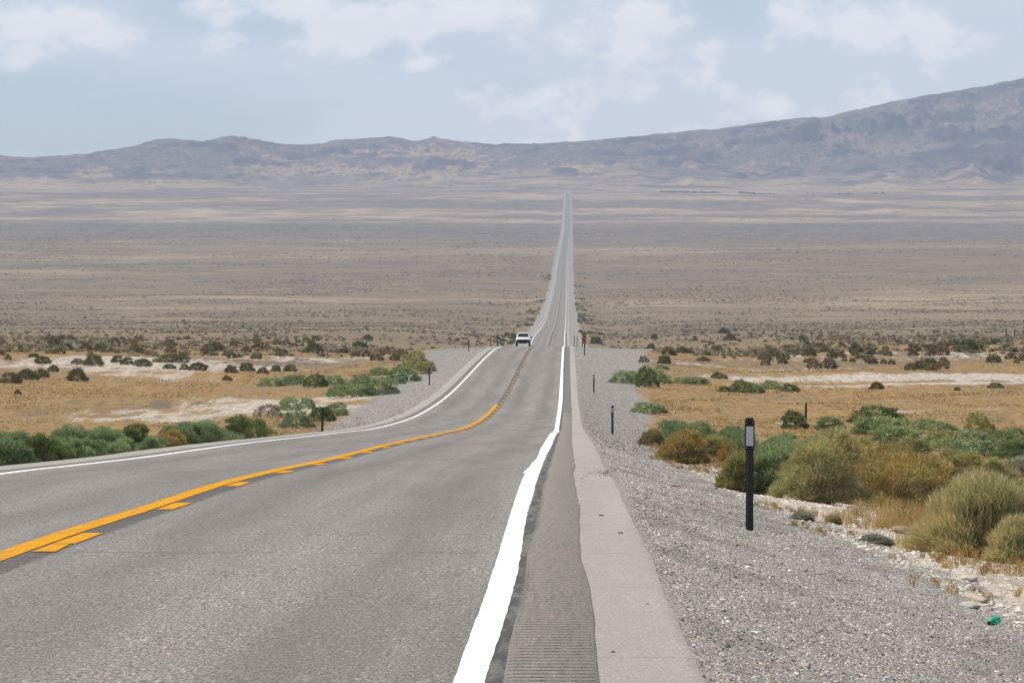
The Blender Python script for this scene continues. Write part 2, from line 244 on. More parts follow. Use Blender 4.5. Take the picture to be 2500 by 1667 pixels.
LABELS = [
 'grey-green shrub at the back left of the first clump beyond the nearest post',
 'grey-green shrub at the back right of the first clump beyond the nearest post',
 'yellow-flowering shrub in front of the first clump, left of the nearest post',
 'small brown dry shrub on the left edge of the first clump, beside the gravel',
 'pale straw grass tuft just left of the nearest marker post',
 'grey-green shrub directly behind the nearest marker post',
 'olive shrub whose left side the nearest marker post overlaps',
 'upright grey-green shrub just right of the nearest marker post',
 'grey-green shrub behind the large olive rabbitbrush',
 'large olive green rabbitbrush dark underneath, left of the golden shrub',
 'large golden flowering shrub in the middle of the right-hand bank',
 'biggest straw-coloured shrub of fine dry stems at the right edge',
 'lower straw-coloured shrub cut off by the right edge of the picture',
 'dark green arching shrub standing above the bright green row on the right',
 'bright green shrub at the left end of the rear green row',
 'bright green shrub in front of the left end of the rear green row',
 'bright green shrub in the middle of the rear green row',
 'round upright olive shrub sticking up from the rear green row',
 'bright green shrub at the right end of the rear green row',
 'grey-green shrub below the right end of the rear green row',
 'grey woody shrub with bare twigs at the right edge above the straw shrub',
 'olive shrub just below the middle of the rear green row',
 'olive shrub behind the golden shrub, towards its right',
 'olive shrub between the straw shrub and the rear green row',
 'grey-green shrub directly below the round upright shrub',
 'grey-green shrub filling the gap above the large olive rabbitbrush',
 'olive shrub between the straw tuft and the nearest post, farther back',
 'grey-green shrub behind the right shoulder of the large olive rabbitbrush',
 'olive shrub between the large olive rabbitbrush and the golden shrub, behind them',
 'smaller golden shrub behind the large golden flowering shrub',
 'olive shrub above the left part of the biggest straw shrub',
 'olive green shrub above the right part of the biggest straw shrub',
 'bright green shrub touching the right edge, lowest of the green row',
 'bright green shrub left of the lowest one at the right edge',
 'grey-green shrub between the nearest post and the large olive rabbitbrush, at the back',
 'dark green shrub beside the short wooden post on the right meadow',
 'pale green sparse shrub right of the short wooden post on the meadow',
 'lone low green shrub at the gravel edge beside the second marker post',
 'spreading grey-green shrub at the gravel edge beside the third marker post',
 'dark green shrub in the middle of the clump beside the third marker post',
 'grey-green shrub on the right of the clump beside the third marker post',
 'tiny bright green shrub above the clump beside the third marker post',
 'long low green shrub right of the clump beside the third marker post',
 'small dark shrub at the left end of the meadow row below the white flat',
 'dark shrub left of centre in the meadow row below the white flat',
 'bright green shrub at the centre of the meadow row below the white flat',
 'grey-green shrub right of centre in the meadow row below the white flat',
 'dark shrub at the right end of the meadow row below the white flat',
 'grey-green shrub at the left edge of the picture by the road',
 'tall grey-green shrub behind the first ones at the left edge',
 'dark green shrub second from the left edge, against the road',
 'grey-green shrub third from the left edge, against the road',
 'broad pale green shrub behind the third and fourth from the left edge',
 'bright green low shrub in the middle of the left roadside row',
 'grey-green shrub rising behind the bright green one in the left row',
 'dark green upright shrub at the gap in the left roadside row',
 'low grey-green shrub in front of the dark upright one in the left row',
 'small grey-green shrub just left of the golden one in the left row',
 'golden flowering shrub in the left roadside row',
 'tall grey-green shrub just right of the golden one in the left row',
 'broad grey-green shrub next to last in the left roadside row',
 'broad dark green shrub that ends the left roadside row',
 'round green shrub at the top left of the clump behind the left marker post',
 'small green shrub at the top centre of the clump behind the left marker post',
 'grey-green shrub lowest and leftmost of the clump behind the left marker post',
 'dark green shrub directly behind the nearest left marker post',
 'bright green shrub right of the nearest left marker post',
 'leafless greyish dead shrub left of the clump behind the left marker post',
 'bright green mound nearest us in the shrub row along the left gravel',
 'large grey-green mound right of the bright green one along the left gravel',
 'grey-green shrub behind the two large mounds along the left gravel',
 'blue-green shrub at the top of the row along the left gravel, against the grass',
 'green shrub between the large mounds and the olive shrub along the left gravel',
 'small green shrub in front of the row, close to the second left post',
 'tall olive brown shrub at the far end of the row along the left gravel',
 'small olive shrub right above the second left marker post',
 'leftmost low green shrub of the four on the dry flat left of the mounds',
 'second low green shrub of the four on the dry flat left of the mounds',
 'dark green third shrub of the four on the dry flat left of the mounds',
 'grey-green fourth shrub touching the mounds on the left flat',
 'low olive shrub beneath the tall olive one, just behind the second left post']
# ---------------------------------------------------------------- helpers
COL = scene.collection
def mesh_np(name, verts, faces, mat, parent=None, attrs=None, smooth=False, loc=(0, 0, 0)):
    """verts (n,3); faces (m,k) array or list of such arrays; attrs {name: (n,) or (n,3)}"""
    me = bpy.data.meshes.new(name)
    if not isinstance(faces, list): faces = [faces]
    faces = [np.asarray(f, np.int32) for f in faces if len(f)]
    verts = np.asarray(verts, np.float32)
    loops = np.concatenate([f.ravel() for f in faces])
    tot = np.concatenate([np.full(len(f), f.shape[1], np.int32) for f in faces])
    start = np.concatenate([[0], np.cumsum(tot)[:-1]]).astype(np.int32)
    me.vertices.add(len(verts)); me.vertices.foreach_set('co', verts.ravel())
    me.loops.add(len(loops)); me.loops.foreach_set('vertex_index', loops)
    me.polygons.add(len(tot)); me.polygons.foreach_set('loop_start', start); me.polygons.foreach_set('loop_total', tot)
    if smooth: me.polygons.foreach_set('use_smooth', np.ones(len(tot), bool))
    me.update(calc_edges=True)
    for k, v in (attrs or {}).items():
        v = np.asarray(v, np.float32)
        if v.ndim == 1: a = me.attributes.new(k, 'FLOAT', 'POINT'); a.data.foreach_set('value', v)
        else: a = me.attributes.new(k, 'FLOAT_VECTOR', 'POINT'); a.data.foreach_set('vector', v.ravel())
    if mat: me.materials.append(mat)
    o = bpy.data.objects.new(name, me); COL.objects.link(o); o.location = loc
    if parent: o.parent = parent
    return o
def tag(o, label=None, cat=None, group=None, kind=None):
    if label: o['label'] = label
    if cat: o['category'] = cat
    if group: o['group'] = group
    if kind: o['kind'] = kind
    return o
def empty(name, loc, rz=0.0):
    o = bpy.data.objects.new(name, None); COL.objects.link(o); o.location = loc; o.rotation_euler = (0, 0, rz)
    o.empty_display_size = .3
    return o
def material(name):
    m = bpy.data.materials.new(name); m.use_nodes = True; t = NT(m.node_tree); t.n.clear()
    out = t.new('ShaderNodeOutputMaterial'); p = t.new('ShaderNodeBsdfPrincipled'); t.l.new(p.outputs[0], out.inputs[0])
    p.inputs['Roughness'].default_value = .9; p.inputs['Specular IOR Level'].default_value = .25
    t.p = p; t.out = out; t.m = m
    t.pos = t.new('ShaderNodeNewGeometry').outputs['Position']
    return t
def att(t, name, vec=False):
    a = t.new('ShaderNodeAttribute', attribute_name=name); return a.outputs['Vector' if vec else 'Fac']
def setp(t, **k):
    for a, b in k.items():
        s = t.p.inputs[a.replace('_', ' ')]
        if hasattr(b, 'links'): t.l.new(b, s)
        elif isinstance(b, tuple): s.default_value = (*b, 1)
        else: s.default_value = b
def bump(t, h, dist, strength=1.0):
    b = t.new('ShaderNodeBump', ins={'Height': h, 'Distance': dist, 'Strength': strength}); t.l.new(b.outputs[0], t.p.inputs['Normal'])
def plain(name, col, rough=.6, metal=0.0, spec=.4, var=.12, scale=40.0):
    """a simple paint or plastic with a little uneven wear"""
    t = material(name); tc = t.new('ShaderNodeTexCoord').outputs['Object']
    n = t.noise(tc, scale, 3)
    c = t.mix(t.math('MULTIPLY', n, var * 2), col, tuple(x * .55 for x in col))
    setp(t, Base_Color=c, Roughness=rough, Metallic=metal); t.p.inputs['Specular IOR Level'].default_value = spec
    return t.m
def grid_faces(nr, nc):
    i = np.arange(nr-1)[:, None]*nc + np.arange(nc-1)[None, :]
    return np.stack([i, i+1, i+nc+1, i+nc], -1).reshape(-1, 4)

# ---------------------------------------------------------------- materials of the setting
def ramp3(t, f, cols):
    r = t.new('ShaderNodeValToRGB'); t.l.new(f, r.inputs[0]); e = r.color_ramp.elements
    while len(e) < len(cols): e.new(.5)
    for el, (p, c) in zip(e, cols): el.position = p; el.color = (*c, 1)
    return r.outputs[0]

t = material('ground')
sepp = t.new('ShaderNodeSeparateXYZ'); t.l.new(t.pos, sepp.inputs[0]); PX, PY = sepp.outputs[0], sepp.outputs[1]
gA, wA, oA, fA = att(t, 'gravel'), att(t, 'white'), att(t, 'orange'), att(t, 'farband')
nb = t.noise(t.vmul(t.pos, (.9, .28, .1)), 1, 6, .62)             # ragged edges of the zones, metres across
nf = t.noise(t.vmul(t.pos, (5.5, .9, .5)), 1, 6, .65)             # clods and tufts
ns = t.noise(t.vmul(t.pos, (.045, .011, 0)), 1, 7, .62)           # broad patches on the plain
nss = t.noise(t.vmul(t.pos, (.35, .035, 0)), 1, 6, .65)
fine = t.noise(t.vmul(t.pos, (60, 7, 10)), 1, 3, .7)
clod = t.noise(t.vmul(t.pos, (2.4, .20, .3)), 1, 9, .74)             # what reads as texture at a few hundred metres
clo2 = t.noise(t.vmul(t.pos, (.8, .05, .1)), 1, 9, .72)
soil = t.mix(t.sstep(ns, .38, .62), (.165, .130, .086), (.222, .170, .100))
ns2 = t.noise(t.vmul(t.pos, (.010, .011, 0)), 1, 9, .66)
soil = t.mix(t.math('MULTIPLY', t.sstep(ns2, .49, .62), .75), soil, (.118, .096, .080))
soil = t.mix(t.math('MULTIPLY', t.sstep(ns2, .42, .34), .8), soil, (.31, .235, .145))
soil = t.mix(t.math('MULTIPLY', t.sstep(nss, .5, .7), .55), soil, (.185, .145, .108))
soil = t.mix(t.math('MULTIPLY', t.sstep(nf, .45, .68), .55), soil, (.20, .15, .10))
straw = t.mix(t.sstep(clod, .40, .60), (.315, .20, .075), (.20, .122, .046))
straw = t.mix(t.math('MULTIPLY', t.sstep(clo2, .50, .62), .75), straw, (.20, .15, .092))
straw = t.mix(t.math('MULTIPLY', t.sstep(nb, .5, .66), .6), straw, (.37, .25, .105))
of = t.sstep(t.math('ADD', oA, t.math('MULTIPLY', t.math('SUBTRACT', t.math('ADD', clod, clo2), 1.0), 2.2)), .38, .66)
col = t.mix(of, soil, straw)
col = t.mix(t.math('MULTIPLY', fA, t.math('ADD', .25, t.sstep(ns2, .56, .40))), col, (.42, .315, .215))
fD = att(t, 'fardark')
col = t.mix(fD, col, t.mix(t.sstep(ns, .4, .6), (.10, .085, .078), (.16, .133, .11)))
playa = t.mix(t.sstep(clod, .42, .60), (.52, .465, .40), (.31, .265, .215))
wf = t.sstep(t.math('ADD', wA, t.math('MULTIPLY', t.math('SUBTRACT', t.math('ADD', clod, clo2), 1.0), 2.6)), .50, .68)
col = t.mix(wf, col, playa)
sp = t.noise(t.vmul(t.pos, (42, 6.5, 10)), 1, 2, .6); sp2 = t.noise(t.vmul(t.pos, (7, .8, 2)), 1, 4, .6)
grav = ramp3(t, sp, [(.30, (.10, .094, .09)), (.46, (.25, .236, .222)), (.60, (.34, .32, .30)), (.74, (.52, .49, .46))])
grav = t.mix(t.math('MULTIPLY', t.sstep(clod, .46, .62), .6), grav, (.19, .178, .17))
grav = t.mix(t.math('MULTIPLY', t.sstep(clo2, .52, .64), .6), grav, (.33, .295, .26))
gf = t.sstep(t.math('ADD', gA, t.math('MULTIPLY', t.math('SUBTRACT', t.math('ADD', clod, nb), 1.0), 1.5)), .40, .60)
col = t.mix(gf, col, grav)
setp(t, Base_Color=col, Roughness=.95)
bump(t, t.math('ADD', t.math('MULTIPLY', nf, .6), t.math('MULTIPLY', fine, .15)), .10, .8)
M_GROUND = t.m

def asphalt(name, base, dark, extra=None, amt=1.0):
    t = material(name)
    s = t.new('ShaderNodeSeparateXYZ'); t.l.new(t.pos, s.inputs[0]); X, Y = s.outputs[0], s.outputs[1]
    ag = t.noise(t.vmul(t.pos, (95, 15, 10)), 1, 3, .75)
    ag2 = t.noise(t.vmul(t.pos, (48, 8, 10)), 1, 2, .6)
    mo = t.noise(t.vmul(t.pos, (3.0, .06, 1)), 1, 5, .6)
    big = t.noise(t.vmul(t.pos, (1.1, .02, 1)), 1, 4, .55)
    c = t.mix(t.sstep(ag, .43, .57), dark, base)
    c = t.mix(t.math('MULTIPLY', t.sstep(ag2, .56, .68), .7*amt), c, tuple(min(1, x*1.75) for x in base))
    c = t.mix(t.math('MULTIPLY', t.sstep(ag2, .44, .32), .8*amt), c, tuple(x*.4 for x in dark))
    c = t.mix(t.math('MULTIPLY', t.sstep(mo, .42, .68), .30), c, dark)
    c = t.mix(t.math('MULTIPLY', t.sstep(big, .40, .66), .32), c, tuple(x*.8 for x in dark))
    if extra: c = extra(t, c, X, Y)
    setp(t, Base_Color=c, Roughness=.85)
    bump(t, ag, .012, .6)
    return t.m
def road_extra(t, c, X, Y):
    # polished wheel tracks, the tar seal beside the edge lines, transverse cracks
    wob = t.math('MULTIPLY', t.math('SUBTRACT', t.noise(t.vmul(t.pos, (0, .09, 0)), 1, 3), .5), .9)
    for x0, ww in ((-1.35, .40), (-3.05, .40), (-5.1, .40), (-6.8, .42)):
        g = t.math('POWER', 2.718, t.math('MULTIPLY', t.math('POWER', t.math('MULTIPLY', t.math('SUBTRACT', t.math('ADD', X, wob), x0), 1/ww), 2.0), -1.0))
        c = t.mix(t.math('MULTIPLY', g, .36), c, (.125, .114, .10))
    st_ = t.noise(t.vmul(t.pos, (1.6, .016, 1)), 1, 5, .6)
    c = t.mix(t.math('MULTIPLY', t.sstep(st_, .52, .68), .26), c, (.115, .106, .096))
    c = t.mix(t.math('MULTIPLY', t.sstep(st_, .45, .30), .10), c, (.40, .38, .355))
    seal = t.math('MAXIMUM', t.sstep(X, -.42, -.36), t.sstep(X, -7.74, -7.80))
    nz = t.noise(t.vmul(t.pos, (9, .6, 1)), 1, 4, .6)
    c = t.mix(t.math('MULTIPLY', seal, t.math('ADD', .45, t.math('MULTIPLY', nz, .5))), c, (.135, .128, .118))
    tar = t.math('MULTIPLY', t.sstep(X, -.40, -.365), t.sstep(X, -.27, -.31))
    c = t.mix(t.math('MULTIPLY', t.math('MULTIPLY', tar, t.sstep(nz, .40, .56)), .75), c, (.05, .05, .05))
    for y0, hw in ((46.9, .03), (58.3, .02), (76.0, .02), (98, .04), (127, .05), (205, .35), (51.8, .012), (37.4, .010)):
        jit = t.math('MULTIPLY', t.math('SUBTRACT', t.noise(t.vmul(t.pos, (1.6, 0, 0)), 1, 4), .5), 1.0)
        d = t.math('ABSOLUTE', t.math('SUBTRACT', t.math('ADD', Y, jit), y0))
        c = t.mix(t.math('MULTIPLY', t.math('MULTIPLY', t.sstep(d, hw*2.2, hw), t.sstep(t.noise(t.vmul(t.pos, (1.2, .02, 0)), 1, 3), .40, .52)), .75), c, (.055, .05, .045))
    mid = t.math('MULTIPLY', t.sstep(X, -4.22, -4.16), t.sstep(X, -3.80, -3.88))      # tar over the milled groove between the yellow lines
    st = t.sstep(t.math('SINE', t.math('MULTIPLY', Y, 2*math.pi/.305)), -.5, .3)
    c = t.mix(t.math('MULTIPLY', mid, t.math('ADD', .30, t.math('MULTIPLY', st, .65))), c, (.05, .048, .046))
    return c
M_ROAD = asphalt('aged_asphalt', (.335, .316, .294), (.148, .138, .128), road_extra)
def shoulder_extra(t, c, X, Y):
    n = t.noise(t.vmul(t.pos, (3, .35, 1)), 1, 5, .6)
    c = t.mix(t.math('MULTIPLY', t.sstep(n, .4, .7), .35), c, (.30, .275, .24))
    for y0, hw, x0 in ((31.2, .012, .15), (46.9, .016, .1), (50.5, .010, .35), (53.6, .018, .25), (55.3, .012, .1), (63.5, .02, .1), (59.4, .02, .3), (85, .03, .1), (107, .05, .2), (205, .5, .1), (40.2, .01, .2)):
        jit = t.math('MULTIPLY', t.math('SUBTRACT', t.noise(t.vmul(t.pos, (7, 0, 0)), 1, 4), .5), .35)
        d = t.math('ABSOLUTE', t.math('SUBTRACT', t.math('ADD', Y, jit), y0))
        k = t.math('MULTIPLY', t.sstep(d, hw*2.2, hw), t.sstep(t.noise(t.vmul(t.pos, (9, .1, 0)), 1, 3), .40, .54))
        c = t.mix(t.math('MULTIPLY', k, .7), c, (.09, .075, .065))
    # earth washed onto the outer edge
    ed = t.sstep(t.math('ADD', X, t.math('MULTIPLY', t.noise(t.vmul(t.pos, (14, 1.5, 1)), 1, 4), .20)), .62, .80)
    return t.mix(t.math('MULTIPLY', ed, .75), c, (.20, .185, .165))
M_SHOULDER = asphalt('pale_shoulder', (.405, .386, .36), (.32, .303, .28), shoulder_extra, .35)
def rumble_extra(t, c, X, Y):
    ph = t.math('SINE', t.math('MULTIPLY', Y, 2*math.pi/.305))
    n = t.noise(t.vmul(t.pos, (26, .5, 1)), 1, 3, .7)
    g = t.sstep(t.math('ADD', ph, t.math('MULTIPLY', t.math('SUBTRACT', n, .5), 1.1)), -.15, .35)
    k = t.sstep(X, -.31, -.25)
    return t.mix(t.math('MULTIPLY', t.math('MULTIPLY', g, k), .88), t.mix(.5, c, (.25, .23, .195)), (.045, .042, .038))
M_RUMBLE = asphalt('milled_asphalt', (.26, .25, .235), (.17, .165, .155), rumble_extra)

def paint(name, col, worn, grooves=False):
    t = material(name); s = t.new('ShaderNodeSeparateXYZ'); t.l.new(t.pos, s.inputs[0])
    n = t.noise(t.vmul(t.pos, (60, 9, 1)), 1, 4, .7); n2 = t.noise(t.vmul(t.pos, (9, .7, 1)), 1, 4, .6)
    k = t.math('MULTIPLY', t.sstep(t.math('ADD', n, t.math('MULTIPLY', t.math('SUBTRACT', n2, .5), .5)), .56, .68), worn)
    c = t.mix(t.math('MULTIPLY', n2, .12), col, tuple(x*.72 for x in col))
    c = t.mix(k, c, (.17, .16, .15))
    if grooves:
        ph = t.math('SINE', t.math('ADD', t.math('MULTIPLY', s.outputs[1], 2*math.pi/.305), t.math('MULTIPLY', s.outputs[0], 9.0)))
        g = t.sstep(t.math('ADD', ph, t.math('MULTIPLY', t.math('SUBTRACT', n, .5), 1.2)), .30, .75)
        c = t.mix(t.math('MULTIPLY', g, .72), c, (.09, .07, .03))
    setp(t, Base_Color=c, Roughness=.8); t.p.inputs['Specular IOR Level'].default_value = .06; bump(t, n, .006, .5)
    return t.m
M_WHITE = paint('white_road_paint', (.90, .90, .88), .35)
M_YELLOW = paint('yellow_road_paint', (.80, .365, .002), .7, True)

# ---------------------------------------------------------------- ground
xs = np.concatenate([np.arange(-60, -13, .6), np.arange(-13, -8.4, .2), np.arange(-8.4, .4, 1.1), [.5], np.arange(.72, 4.6, .14), np.arange(4.6, 8, .3), np.arange(8, 60, .6)])
xr = 60*np.exp(np.arange(1, 90)*.048); xs = np.concatenate([-xr[::-1], xs, xr]); xs = np.unique(np.round(xs, 3))
XG, YG = np.meshgrid(xs, YS)
XG = XG + bend(YG)
ZG = -ground_h(XG, YG)
XC = XG - bend(YG); e = np.maximum(XC - EDGE_R, EDGE_L - XC)
side = XC > -4
gw = np.where(side, gravel_r(YG) - EDGE_R, gravel_l(YG))
gw = gw*(1 + .5*(fbm(YG/30, np.where(side, 4.0, 9.0), 3) - .5)*sm(YG, 120, 260))
A_gr = 1 - sm(e, gw*np.where(YG < 160, .82, .66), gw*np.where(YG < 160, 1.18, 1.38) + .1)
A_wh = np.zeros_like(XG)
A_wh += np.where(side, .95*sm(e, gw*.85, gw*1.1)*(1 - sm(e, 4.6, 7.5))*(1 - sm(YG, 105, 175)), 0)
for (cx, cy, rx, ry, wt) in [(-22, 398, 9, 24, .75), (-19, 432, 9, 15, .75), (-27, 372, 7, 9, .7), (-12.5, 350, 1.2, 12, .5), (-15, 398, 4, 12, .65), (27, 520, 17, 16, .9), (24, 487, 15, 8, .75), (45, 505, 16, 26, .8),
                             (14, 498, 4, 7, .5), (24, 402, 8, 7, .6), (12, 372, 4, 5, .4), (19, 580, 14, 12, .45), (-40, 570, 16, 42, .8), (-34, 520, 7, 12, .6), (-28, 640, 13, 26, .6), (34, 640, 20, 30, .5), (52, 740, 22, 40, .45), (16, 690, 6, 30, .4), (5.4, 215, .9, 18, .5)]:
    A_wh += wt*np.exp(-(((XG-cx)/rx)**2 + ((YG-cy)/ry)**2)**2)*(.45 + 1.1*fbm(XG/5 + cx, YG/11, 3))
A_or = .78*sm(YG, 120, 200)*(1-sm(YG + 300*(fbm(XG/30, YG/120, 4) - .5), 540, 900))*(.30 + 1.40*fbm(XG/8, YG/38, 4)) + .42*sm(YG, 600, 700)*(1-sm(YG, 1250, 1700))
A_or += .30*np.exp(-((XG-11)/9)**2 - ((YG-400)/70)**2)
A_or += .28*sm(YG, 1250, 1500)*np.exp(-(np.maximum(e-3.5, 0)/11)**2)                      # drier grass along the far roadside
A_or += (.30*(fbm(XG/70, YG/330, 3)-.5) + .12)*sm(YG, 1200, 1700)*(1-sm(YG, 5200, 6500))
fbn = fbm(XG/420 + 5, YG/230 + XG/900, 6, .6); fb2 = fbm(XG/300, YG/420 + 31, 5, .6)
A_fb = (sm(YG, 8000, 8500)*(.30 + .75*sm(fbn, .40, .58)) + .45*sm(YG, 1700, 3200)*(1-sm(YG, 6600, 7200))*sm(fb2, .52, .64))
A_fd = sm(YG, 6600, 7000)*(1-sm(YG, 8350, 8500))*(.30+.5*sm(fbn, .40, .52)) + .60*sm(YG, 8300, 8600)*sm(fbn, .50, .40) + .42*sm(YG, 2500, 5000)*(1-sm(YG, 6600, 6900))*sm(fb2, .50, .36)
gnd = mesh_np('ground', np.stack([XG, YG, ZG], -1).reshape(-1, 3), grid_faces(*XG.shape), M_GROUND, smooth=True,
              attrs={'gravel': A_gr.ravel(), 'white': np.clip(A_wh, 0, 1).ravel(), 'orange': np.clip(A_or, 0, 1).ravel(), 'farband': np.clip(A_fb, 0, 1).ravel(), 'fardark': np.clip(A_fd, 0, .9).ravel()})
tag(gnd, kind='structure')

# ---------------------------------------------------------------- road
YR = YS[YS <= 11150]; YE = np.unique(np.concatenate([YS, np.arange(20, 300, .31)])); YE = YE[(YE > 2) & (YE <= 11150)]
def zroad(Y, layer=0, bed=0.0):
    return -np.interp(Y, YS, road_h(YS)) + lift(Y)*layer + bed
def strip(name, YY, xl, xr, layer, mat, cols=1, tile=None, extra=0.0):
    xl = np.broadcast_to(xl, YY.shape); xr = np.broadcast_to(xr, YY.shape)
    T = np.linspace(0, 1, cols+1)
    X = xl[:, None]*(1-T) + xr[:, None]*T + bend(np.interp(YY, YY, YY))[:, None]
    Y = np.broadcast_to(YY[:, None], X.shape); Z = np.broadcast_to((zroad(YY, layer) + extra)[:, None], X.shape)
    return mesh_np(name, np.stack([X, Y, Z], -1).reshape(-1, 3), grid_faces(len(YY), cols+1), mat, smooth=True)
def wob(Y, amp, wl, seed):
    return (fbm(Y/wl, Y*0 + seed, 3) - .5)*2*amp
wl_tab = np.array([(2, -.53, -.39), (28.9, -.53, -.388), (33.5, -.524, -.366), (38, -.516, -.352), (44, -.518, -.348), (48, -.524, -.357), (53, -.534, -.375), (60, -.552, -.394), (68, -.565, -.385),
    (74, -.575, -.392), (80, -.585, -.394), (84.8, -.585, -.398), (85.7, -.622, -.398), (88.5, -.615, -.400), (96, -.585, -.405), (101.6, -.600, -.415), (109, -.565, -.415), (120, -.572, -.416), (132, -.592, -.391),
    (147, -.581, -.376), (162, -.593, -.391), (192, -.600, -.384), (207, -.590, -.375), (214, -.535, -.32), (249, -.546, -.38), (307, -.60, -.40), (378, -.59, -.36), (419, -.60, -.377), (508, -.62, -.43), (660, -.66, -.46), (1300, -.58, -.42), (3000, -.57, -.44), (12000, -.57, -.44)])
far_j = sm(YE, 900, 1500)
sm_tab = np.array([(0, .13), (29, .138), (40, .134), (45, .10), (48, .084), (56, .09), (64, .104), (76, .07), (86, .060), (93, .095), (99, .105), (120, .085), (147, .074), (219, .11), (344, .17), (500, .12), (12000, .12)])
def seam(Y): return np.interp(Y, sm_tab[:, 0], sm_tab[:, 1]) + wob(Y, .016, 5, 12) + wob(Y, .006, 2.5, 2)
sh = strip('road_shoulder', YE, EDGE_L + wob(YE, .04, 3.0, 3.3) + wob(YE, .05, 14, 5), EDGE_R - .03 - .07*np.exp(-((YE-90)/28)**2) + wob(YE, .018, 3.2, 1.7) + wob(YE, .03, 9, 9), 1, M_SHOULDER, 4); tag(sh, kind='structure')
rd = strip('road', YE, -8.14 + wob(YE, .03, 6, 8), seam(YE), 2, M_ROAD, 6); tag(rd, kind='structure')
# milled rumble strip beside the right edge line: real grooves every 30 cm
yr = np.arange(14, 330, .305/6); ph = np.sin(2*np.pi*yr/.305)
dz = -.014*np.clip(ph, -.2, 1) + .002
rx0 = -.29 + wob(yr, .02, 8, 4); rx1 = seam(yr) + .004
XX = np.stack([rx0, rx0 + .03, rx1 - .02, rx1], 1); YY = np.repeat(yr[:, None], 4, 1); base = zroad(yr, 2) + .004
ZZ = np.stack([base, base + dz + .004, base + dz + .004, base - .004], 1)
tag(mesh_np('rumble_strip', np.stack([XX, YY, ZZ], -1).reshape(-1, 3), grid_faces(len(yr), 4), M_RUMBLE, smooth=True), kind='structure')
# painted lines
el = np.interp(YE, wl_tab[:, 0], wl_tab[:, 1]) + wob(YE, .004, .8, 21) + wob(YE, .05, 40, 1)*far_j
er = np.interp(YE, wl_tab[:, 0], wl_tab[:, 2]) + wob(YE, .007, .7, 27) + wob(YE, .05, 40, 1)*far_j
tag(strip('edge_line', YE, el, er, 3, M_WHITE, 2), 'wide white edge line painted along the right lane of the highway', 'road marking', 'white edge lines', 'structure')
wv = wob(YE, .02, 5, 33) + wob(YE, .012, 1.2, 37)
fw = .01*sm(YE, 600, 1400) - .02*sm(YE, 1400, 3000)
tag(strip('edge_line', YE, -7.755 + wv - fw, -7.60 + wv + fw, 3, M_WHITE, 2), 'white edge line painted along the far left lane of the highway', 'road marking', 'white edge lines', 'structure')
# yellow: solid on the left, broken on the right; beyond the dip both are broken
yy = YE[(YE < 365)]
tag(strip('centre_line', yy, -4.275 + wob(yy, .012, 2, 41), -4.07 + wob(yy, .012, 1.5, 43), 3, M_YELLOW, 2), 'solid yellow centre line on the left of the grooved strip', 'road marking', None, 'structure')
dash0 = 15300*.00410 - 12.19*4
vv, ff = [], []
for k in range(0, 64):
    a = dash0 + 12.19*k - 1.5
    if a > 720: break
    Y2 = np.linspace(a, a + 3.05, 5); sx = -4.04
    xl = sx + wob(Y2, .012, .7, 51 + k); xrr = sx + .17 + wob(Y2, .012, .7, 91 + k)
    n = len(vv)*0 + sum(len(v) for v in vv)
    P = np.stack([np.stack([xl, Y2, zroad(Y2, 3)], 1), np.stack([xrr, Y2, zroad(Y2, 3)], 1)], 1).reshape(-1, 3)
    vv.append(P); ff.append(grid_faces(5, 2) + n)
for (a, ln, sx, wd) in [(47.0, 1.9, -4.03, .16), (206, 5, -3.62, .20)]:          # odd leftover dashes
    Y2 = np.linspace(a, a + ln, 5); n = sum(len(v) for v in vv)
    vv.append(np.stack([np.stack([sx + 0*Y2, Y2, zroad(Y2, 3) + .002], 1), np.stack([sx + wd + wob(Y2, .05, 1, 3), Y2, zroad(Y2, 3) + .002], 1)], 1).reshape(-1, 3)); ff.append(grid_faces(5, 2) + n)
tag(mesh_np('broken_centre_line', np.concatenate(vv), np.concatenate(ff), M_YELLOW), 'broken yellow centre line of short dashes on the right of the grooved strip', 'road marking', None, 'structure')
Y2 = np.arange(1320, 3400, 40.0)
tag(strip('faded_centre_line', YE[(YE > 1320) & (YE < 3500)], -4.25, -3.85, 3, plain('faded_yellow_paint', (.31, .255, .20)), 1), kind='structure')

# the last climb of the highway, seen again on the far hillside: built after the hills (below)

# ---------------------------------------------------------------- hills
SKYL = [(-2000, 400), (-900, 392), (0, 380), (57, 385), (134, 382), (210, 376.5), (268, 366), (329, 357), (352, 348), (383, 340), (413, 338), (459, 343), (501, 346), (536, 337), (563, 332.5), (597, 336), (628, 343), (658, 347), (693, 353.6),
        (727, 355), (785, 351), (804, 345), (834, 342), (861, 341), (900, 338), (951, 335), (982, 339), (1009, 346), (1036, 340), (1060, 333), (1080, 339), (1104, 344), (1138, 347.6), (1172, 350), (1213, 354), (1250, 352), (1308, 352), (1376, 347.6),
        (1444, 343.5), (1512, 337), (1580, 330), (1648, 324.5), (1682, 319), (1753, 316), (1829, 304), (1917, 292.4), (2021, 284.8), (2078, 271.4), (2135, 260), (2185, 248.4), (2250, 235.8), (2308, 227.4), (2365, 217.8), (2442, 202.5), (2500, 191), (3200, 120), (4500, 60)]
SKYL = np.array(SKYL, float)
uu = np.linspace(-.20, .19, 1500); YM = np.concatenate([np.arange(11700, 15600, 22.0), np.arange(15600, 18000, 120.0)])
US, YMg = np.meshgrid(uu, YM); XM = US*YMg
skyv = (520 - np.interp(uu*15300 + 1388, SKYL[:, 0], SKYL[:, 1]))/15300
right = sm(US*15300 + 1388, 1250, 2300)
def ridged(x, y, o=6):
    s = 0; a = 1; tt = 0
    for i in range(o):
        n = 1 - np.abs(2*vnoise(x + 31.7*i, y + 11.3*i) - 1); s = s + a*n; tt += a; a *= .52; x = x*2.07; y = y*2.07
    return s/tt
